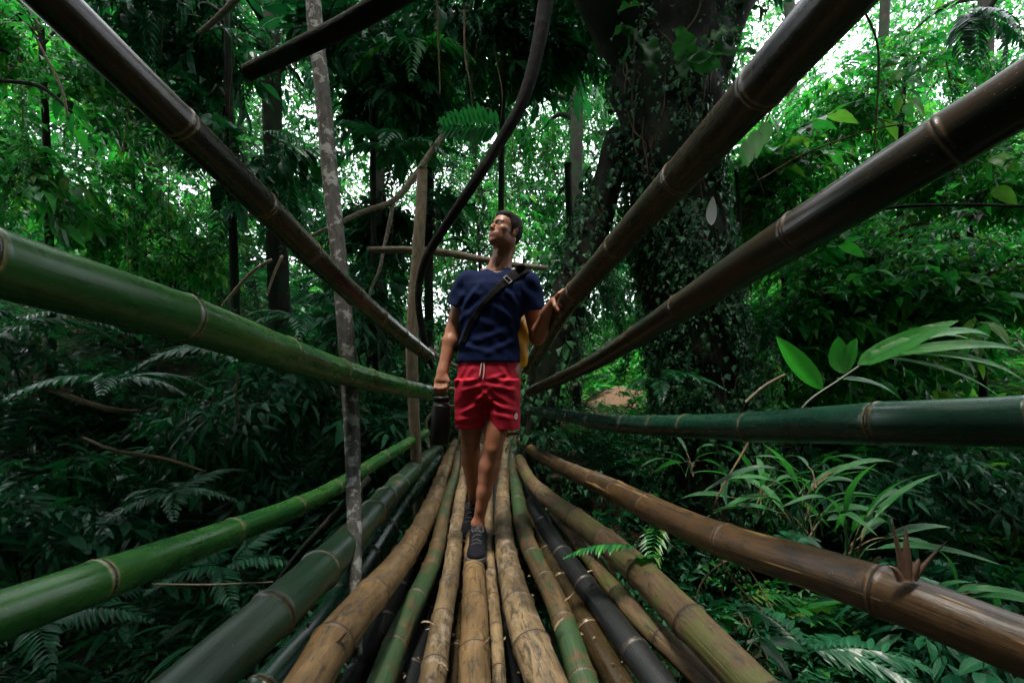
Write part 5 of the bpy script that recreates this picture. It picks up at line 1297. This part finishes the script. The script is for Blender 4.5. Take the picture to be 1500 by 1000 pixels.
blade_clump('wide fan of blades bending right over the reddish rail', 1240, 840, 2.0, [(1345, 700, 16, .5, .5), (1352, 676, 15, .4, .3), (1338, 655, 12, .4, .2), (1300, 690, 14, .6, -.4), (1240, 660, 16, .5, .6), (1190, 690, 15, .6, -.3), (1330, 745, 18, .6, .5), (1400, 760, 18, .5, .6), (1440, 800, 18, .5, .5), (1470, 850, 20, .5, .5), (1270, 730, 14, .7, -.5), (1215, 720, 15, .7, .6)], BM)
blade_clump('tuft of grey-green striped leaves behind the reddish rail at the right', 1370, 930, 1.75, [(1500, 880, 26, .4, .5), (1515, 905, 22, .4, .4), (1480, 850, 22, .5, .6), (1440, 835, 20, .5, -.4), (1400, 840, 18, .5, .4), (1520, 860, 18, .5, .5)], BM)
blade_clump('small arching blades on the dark trunk base', 1010, 700, 3.2, fan_specs(1010, 680, 7, 40, 85, 13, 10, 190), BM)
blade_clump('low blades between the deck edge and the reddish rail', 1090, 960, 1.75, [(1020, 898, 24, .4, .6), (1190, 950, 28, .4, .4), (1145, 880, 22, .5, -.5), (1060, 880, 18, .5, .5), (1040, 950, 22, .4, .5), (1150, 985, 20, .5, .3)], M['fern'])
blade_clump('long narrow blades pointing right, just below the level rail', 1180, 740, 2.2, [(1330, 690, 14, .4, .4), (1300, 660, 12, .4, .3), (1250, 650, 13, .5, .3), (1345, 665, 13, .35, .3), (1120, 655, 13, .5, -.3), (1060, 690, 14, .5, -.4), (1160, 655, 12, .5, .2), (1270, 700, 15, .6, .5)], BM)
# ferns
def fern(lab, px, py, Yb, n, L, mat, spread=(0, 6.28), protos=None, pitch=(.1, .7), near=False, name='fern', cat='fern', dd=.45, hang=0.0):
    b = P(px, py, Yb); t = plant(name, b, lab, cat)
    for k in range(n):
        V, T, r = frond(18, L * g.uniform(.8, 1.1), L * .26, L * .055, k + int(px), dd, near, 1.05)
        yaw = spread[0] + (spread[1] - spread[0]) * (k + .5) / n + g.uniform(-.15, .15)
        Mx = rotm(yaw, g.uniform(*pitch) - hang, g.uniform(-.25, .25))
        mesh_obj('frond', V @ Mx.T, T, mat, t, False, {'rnd': np.clip(r + g.uniform(-.1, .1), .05, 1)})
    return t
pi = math.pi
FN = M['fern']
fern('small bright fern leaf lying over the worn deck pole', 935, 800, 1.95, 1, .33, M['bright'], (1.35, 1.75), near=True, pitch=(.0, .1), dd=.15)
fern('large fern with drooping fronds in the bottom right', 1150, 850, 2.05, 5, .62, FN, (-2.6, -.2), near=True, pitch=(.1, .5))
fern('second fern low in the bottom right, below the first', 1180, 960, 1.7, 5, .45, FN, (-2.4, .3), near=True, pitch=(0, .5))
fern('fern on the left slope under the thick green rail', 165, 560, 3.3, 6, .62, FN, near=True, pitch=(.1, .6))
fern('pale-tipped fern left of the slender trunk', 345, 520, 3.5, 6, .65, FN, near=True)
fern('fern behind the slender trunk at mid height', 440, 470, 4.0, 6, .6, FN, near=True)
fern('fern clinging to the dark trunk behind the right hand', 800, 640, 3.7, 4, .35, FN, (2.2, 4.2), near=True)
fern('fern growing out of the ivy on the great trunk', 975, 560, 4.0, 5, .5, FN, (1.8, 4.4), near=True, pitch=(0, .5))
fern('tree fern high between slender trunk and liana', 578, 215, 4.6, 7, .75, FN, near=True, pitch=(0, .5))
fern('fern at the lower left under the low rail', 80, 905, 2.4, 6, .5, M['dark'], near=True)
fern('fern at the foot of the left slope beside the low rail', 260, 720, 3.4, 6, .5, FN, near=True)
fern('dark fern below the low green rail, mid left', 330, 830, 3.0, 6, .5, M['dark'], near=True)
fern('hanging fern at the top beside the mossy stub', 610, 60, 5.0, 5, .8, M['bright'], near=True, pitch=(-.6, 0))
fern('palm-like fern on the slope far left', 30, 470, 4.4, 6, .9, FN, near=True)
fern('fern hanging from the canopy at the top right', 1420, 20, 4.4, 5, .75, FN, (2, 4.4), near=True, pitch=(-.9, -.4))
fern('bright fern left of the top right vine', 1220, 110, 6.0, 5, .9, M['bright'], near=True, pitch=(-.3, .3))
fern('fern on the bank beside the leaning trunk', 850, 560, 5.6, 6, .5, M['bright'], near=True)
# single pinnate leaf in front of the liana
t = plant('palm_leaf', P(735, 195, 3.3), 'bright green feathered leaf crossing the dark liana', 'leaf')
V, T, r = frond(13, .42, .17, .042, 5, .15, True, 1.25, .5); Mx = rotm(1.75, .15, .95); mesh_obj('frond', V @ Mx.T, T, M['fern'], t, False, {'rnd': r * .5 + .5})
# little heart-leaved plant beside the deck
t = plant('seedling', P(945, 815, 1.95), 'small plant with two bright leaves beside the reddish rail', 'plant')
b0 = P(945, 815, 1.95)
limb('stem', [(0, 0, -.12, .003), (.0, 0, -.04, .003), (.01, 0, .02, .002)], STEMG, t, True, 6, 0, 1, .02)
leaf_obj('leaf', (0, 0, 0), (-.3, -.5, .35), .095, .075, M['broad'], t, .9, .3, .2, .15, 0, 10, .3, .9); leaf_obj('leaf', (.01, 0, .0), (.75, -.3, .25), .085, .065, M['broad'], t, .6, .3, -.2, .15, 0, 10, .3, .9)
# philodendron leaves high on the great tree
t = plant('philodendron', P(1030, 95, 4.0), 'large torn green leaves growing high on the great trunk', 'plant'); b0 = P(1030, 95, 4.0)
for (a, b, w, rl, rd, dr) in (((1005, 95), (1105, 55), 48, .9, .6, .2), ((1000, 90), (1000, 40), 40, -.6, .4, .2), ((1005, 80), (992, 105), 26, .5, .3, .4), ((1010, 92), (1062, 92), 26, -.9, .2, .5), ((1040, 60), (1080, 35), 30, 1.0, .5, .2)):
    p = P(*a, 4.0) - b0; q = P(*b, 3.9) - b0; Lk = np.linalg.norm(q - p)
    leaf_obj('leaf', p, q - p, Lk * 1.1, w / F * 4, M['philo'], t, rd, dr, rl, .25, .10, 16, .1, .7)
    limb('stem', [(*(p + [-.1, .25, -.1]), .01), (*(p * .5 + [-.05, .1, -.03]), .008), (*p, .006)], STEMG, t, True, 7, 0, 2, .03)
t = plant('philodendron', P(925, 60, 4.0), 'bluish drooping leaves at the top left of the great trunk', 'plant'); b0 = P(925, 60, 4.0)
for (a, b, w, rl, rd, dr) in (((912, 42), (965, 62), 34, .5, .0, .5), ((912, 42), (940, 75), 26, -.4, .1, .5), ((915, 42), (885, 48), 18, .4, .0, .4), ((945, 62), (960, 98), 30, .9, .5, .3), ((905, 20), (940, -5), 34, .6, .2, .3)):
    p = P(*a, 4.0) - b0; q = P(*b, 3.9) - b0; Lk = np.linalg.norm(q - p)
    leaf_obj('leaf', p, q - p, Lk * 1.1, w / F * 4, M['philo'], t, rd, dr, rl, .25, .10, 16, .1, .7)
# pale leaf on the great trunk
t = leaf_obj('pale_leaf', P(1042, 330, 3.95), (0, -.05, 1), .245, .095, M['paleleaf'], None, .5, .1, 0, .1, 0, 12, 0, .8)
tag(t, 'pale oval leaf hanging on the great trunk between the right rails', 'leaf')
# leaves of a twig under the held rail
t = plant('leafy_twig', P(1110, 200, 3.0), 'twig with round yellow-green leaves under the held rail', 'plant'); b0 = P(1110, 200, 3.0)
limb('stem', [(*(P(1130, 160, 3.0) - b0), .006), (0, 0, 0, .005), (*(P(1085, 225, 3.0) - b0), .003)], M['vine'], t, True, 7, 0, 4, .02)
for a, b, w in (((1120, 178), (1122, 205), 20), ((1105, 190), (1108, 225), 22), ((1092, 205), (1096, 238), 20), ((1128, 170), (1145, 190), 16)):
    p = P(*a, 3.) - b0; q = P(*b, 2.95) - b0; leaf_obj('leaf', p, q - p, np.linalg.norm(q - p) * 1.1, w / F * 3, M['broad'], t, .95, .2, .2, .15, 0, 8, 0, .9)
# dry side shoot on the reddish rail
t = empty('side_shoot', tuple(P(1328, 840, 1.05))); b0 = P(1328, 840, 1.05); t.parent = g6
sh = plain_mat('dry brown sheath', (0.16, 0.09, 0.06), .6, 60, .5, .5)
for wp in ([(1324, 850, 11), (1318, 815, 8), (1306, 760, 1)], [(1328, 850, 14), (1328, 815, 11), (1327, 770, 1)], [(1338, 848, 9), (1360, 820, 5), (1387, 792, 1)], [(1332, 848, 14), (1342, 828, 9), (1346, 818, 2)], [(1320, 850, 12), (1312, 835, 8), (1302, 828, 2)]):
    limb('spike', [(*(P(a, b, 1.05) - b0), w_ / F * 1.05 / 2) for a, b, w_ in wp], sh, t, True, 8, .05, 5, .008)
# hanging creepers: long leafy curtains in front of the forest
VI = [(30, 170, 4.6), (330, 260, 6.5), (585, 430, 5.6), (655, 470, 5.0), (668, 560, 5.0), (700, 300, 6.4), (745, 260, 7.5), (905, 470, 5.6), (1115, 470, 4.2), (1130, 640, 3.9), (480, 400, 6.0), (375, 470, 5.6), (1225, 330, 5.2), (1390, 230, 5.0), (1440, 120, 5.4), (205, 330, 6.0)]
VL = ['at the upper left edge', 'behind the top left handrail', 'behind the slender trunk', 'left of the hanging arm', 'behind the hanging forearm', 'above the horizontal stick', 'above the man\'s head', 'right of the leaning trunk', 'on the right flank of the great trunk', 'below the level rail at the great trunk', 'just left of the grey post', 'left of the slender trunk', 'between the two right rails', 'above the sloping right rail', 'at the top right', 'under the top left handrail']
for k, ((px, py, Yb), where) in enumerate(zip(VI, VL)):
    b = P(px, py, Yb); t = plant('creeper', b, 'hanging leafy creeper ' + where, 'creeper'); Lv = g.uniform(1.2, 2.4); pts = []; ph = g.uniform(0, 6)
    for q in range(9): f = q / 8; pts.append((.07 * math.sin(f * 6 + ph), .05 * math.cos(f * 5), Lv * (.5 - f), .005 * (1.2 - f)))
    limb('stem', pts, M['vine'], t, True, 6, 0, k, .05)
    pl = []
    for q in range(46):
        f = g.random(); p = np.array([.07 * math.sin(f * 6 + ph), .05 * math.cos(f * 5), Lv * (.5 - f)]); pl.append((int(g.integers(5)), p, rotm(g.uniform(0, 6.28), g.uniform(-1.3, -.4), 0) * g.uniform(.25, .6)))
    scatter('foliage', ALLP, pl, M['bright' if k % 3 == 0 else 'dark'], t)
for k in range(30):      # bare vines, all alike
    px_ = g.choice([g.uniform(20, 440), g.uniform(520, 800), g.uniform(1090, 1480)]); Yb = g.uniform(4.2, 7.5); py_ = g.uniform(-60, 260); Lv = g.uniform(.8, 2.6); b = P(px_, py_, Yb); ph = g.uniform(0, 6)
    pts = [(b[0] + .05 * math.sin(q * .7 + ph), b[1] + .04 * math.cos(q * .9 + ph), b[2] - Lv * q / 7, .0035 + .002 * math.sin(q + ph)) for q in range(8)]
    o, _, _ = limb('vine', pts, M['vine'], None, True, 6, .03, k, .06); tag(o, 'thin bare vine hanging straight down before the forest', 'vine', 'bare vines hanging before the forest')
# dead leaves lying on the deck
def deckz(px, py): return D(py)
DL = [(484, 948, 1.25, 'on the tan pole at the left front'), (528, 800, 2.0, 'curled against the slender trunk'), (452, 920, 1.6, 'upright between the two leftmost poles'), (616, 912, 1.72, 'between the mossy and mottled poles'), (812, 925, 1.68, 'standing between the mould-spotted and mottled poles'), (826, 880, 1.8, 'by the green end of the mottled pole'), (640, 1000 - 30, 1.5, 'near the bottom left of the centre pole'), (706, 945, 1.6, 'on the centre pole'), (735, 775, 2.55, 'right of the front ankle'), (860, 838, 2.0, 'on the blackened pole')]
for k, (px, py, Y_, wh) in enumerate(DL):
    V, T, uv = lf_near(g.uniform(.045, .075), g.uniform(.010, .020), .5, g.uniform(-.6, .6), 8, .1, 0, .8, k)
    Mx = rotm(g.uniform(0, 6.28), g.uniform(-.3, .9) if k not in (1, 2, 4) else 1.2, g.uniform(-.6, .6))
    o = mesh_obj('dead_leaf', V @ Mx.T + P(px, py, Y_), T, M['deadleaf'], None, True); tag(o, 'small dry brown leaf ' + wh, 'leaf', 'dry leaves on the deck')

# ------------------------------------------------------------------ unseen leaves added beside, behind and above the bridge to block light
pl = []
while len(pl) < 8500:
    a = g.uniform(-math.pi, math.pi); r = g.uniform(5.0, 9.5); z = g.uniform(-1.5, 9)
    x, y = r * math.sin(a), r * math.cos(a)
    if abs(a) < 1.05 or (y > 1.5 and abs(x) < 7.5): continue
    pl.append((int(g.integers(5)), np.array([x, y, z + CZ]), rotm(g.uniform(0, 6.28), g.uniform(-.9, .4), g.uniform(-.6, .6)) * g.uniform(2.2, 3.6)))
o = scatter('light_block_leaves', ALLP, pl, M['far']); tag(o, 'unseen leaf wall added beside and behind the camera to block low light', 'forest', kind='stuff')  # out of view, added to keep low light off the rails
pl = []
while len(pl) < 3600:
    x, y = g.uniform(-7, 5), g.uniform(-9, 4.6); z = CZ + g.uniform(6.6, 9.5) + max(0, y) * .25
    if y > 0 and (z - CZ) / y < .95: continue
    q = math.hypot((x - GAP[0]) / 1.0, (y - GAP[1]) / 1.0)
    if q < GAP[2] * (z - CZ) / 7.5 and g.uniform() < .93: continue
    pl.append((int(g.integers(5)), np.array([x, y, z]), rotm(g.uniform(0, 6.28), g.uniform(-.6, .4), g.uniform(-.5, .5)) * g.uniform(2.2, 3.6)))
o = scatter('canopy', ALLP, pl, M['far']); tag(o, 'unseen leaf canopy added high above the bridge to shape the light', 'forest', kind='stuff')  # out of view, added so only its opening lets light down

# creeper leaves on the leaning trunk, the thick liana and the mossy stub
lt = bpy.data.objects['leaning_tree']; Cl, rl = catmull([P(a_, b_, y_) for a_, b_, w_, y_ in LEAN], [w_ / F * y_ / 2 for a_, b_, w_, y_ in LEAN], .05)
ivy_on(Cl, rl, np.zeros(3), lt, 2600, M['ivy'], 9, .6, 1.3)
# crumbs of bark, mud and leaf in the gaps of the deck
V, T = lf_far(.03, .014, .3, .3); FL = [(V, T, np.full(len(V), .5))]; pl = []
for _ in range(260):
    py_ = g.uniform(665, 1010); px_ = g.uniform(np.interp(py_, [650, 1000], [660, 400]), np.interp(py_, [650, 1000], [765, 1080])); p = P(px_, py_, D(py_, .03)); p[2] -= .012
    pl.append((0, p, rotm(g.uniform(0, 6.28), g.uniform(-.5, .5), g.uniform(-.5, .5)) * g.uniform(.3, 1.1)))
tag(scatter('leaf_litter', FL, pl, M['deadleaf']), 'crumbs of bark and leaf caught between the deck poles', 'litter', kind='stuff')
# ------------------------------------------------------------------ camera, sky, sun
cam = bpy.data.cameras.new('camera'); co = bpy.data.objects.new('camera', cam); COL.objects.link(co)
co.location = (0, 0, CZ); co.rotation_euler = (R(90), 0, 0)
cam.sensor_width = 36; cam.lens = 36 * F / 1500; cam.shift_y = 60 / 1500; cam.clip_start = 0.02; cam.clip_end = 2000
scene.camera = co
w = bpy.data.worlds.new('World'); scene.world = w; w.use_nodes = True
nt = w.node_tree; nt.nodes.clear()
SUN_EL, SUN_AZ = 78, 215          # degrees; azimuth clockwise from +Y (behind the camera, a little to the left)
sky = nt.nodes.new('ShaderNodeTexSky'); sky.sky_type = 'NISHITA'; sky.sun_disc = False
sky.sun_elevation = R(SUN_EL); sky.sun_rotation = R(SUN_AZ); sky.dust_density = 3; sky.air_density = 1.2
tc = nt.nodes.new('ShaderNodeTexCoord'); cn = noise(nt, tc.outputs['Generated'], 2.2, 5, .6)
c = mix(nt, ramp(nt, cn, [(.2, (.55,) * 3), (.7, (.9,) * 3)]).outputs[0], sky.outputs[0], (11.0, 11.2, 12.0))   # thin bright cloud over most of the sky
bg = nt.nodes.new('ShaderNodeBackground'); bg.inputs[1].default_value = 0.12; nt.links.new(c, bg.inputs[0])
wo = nt.nodes.new('ShaderNodeOutputWorld'); nt.links.new(bg.outputs[0], wo.inputs[0])
sl = bpy.data.lights.new('sun', 'SUN'); sl.energy = 2.0; sl.angle = R(10); sl.color = (1.0, .93, .82)
so = bpy.data.objects.new('sun', sl); COL.objects.link(so)
az, el = R(SUN_AZ), R(SUN_EL)
dv = Vector((math.sin(az) * math.cos(el), math.cos(az) * math.cos(el), math.sin(el)))
so.rotation_euler = dv.to_track_quat('Z', 'Y').to_euler(); so.location = dv * 30
vs = scene.view_settings; scene.display_settings.display_device = 'sRGB'
vs.view_transform = 'Standard'; vs.look = 'None'; vs.exposure = 2.2; vs.gamma = 1.0
scene.cycles.max_bounces = 6; scene.cycles.diffuse_bounces = 2; scene.cycles.glossy_bounces = 2; scene.cycles.transmission_bounces = 3; scene.cycles.transparent_max_bounces = 4
scene.cycles.use_denoising = True; scene.cycles.use_adaptive_sampling = True; scene.cycles.adaptive_threshold = 0.02
scene.cycles.sample_clamp_indirect = 4
scene.render.use_persistent_data = False
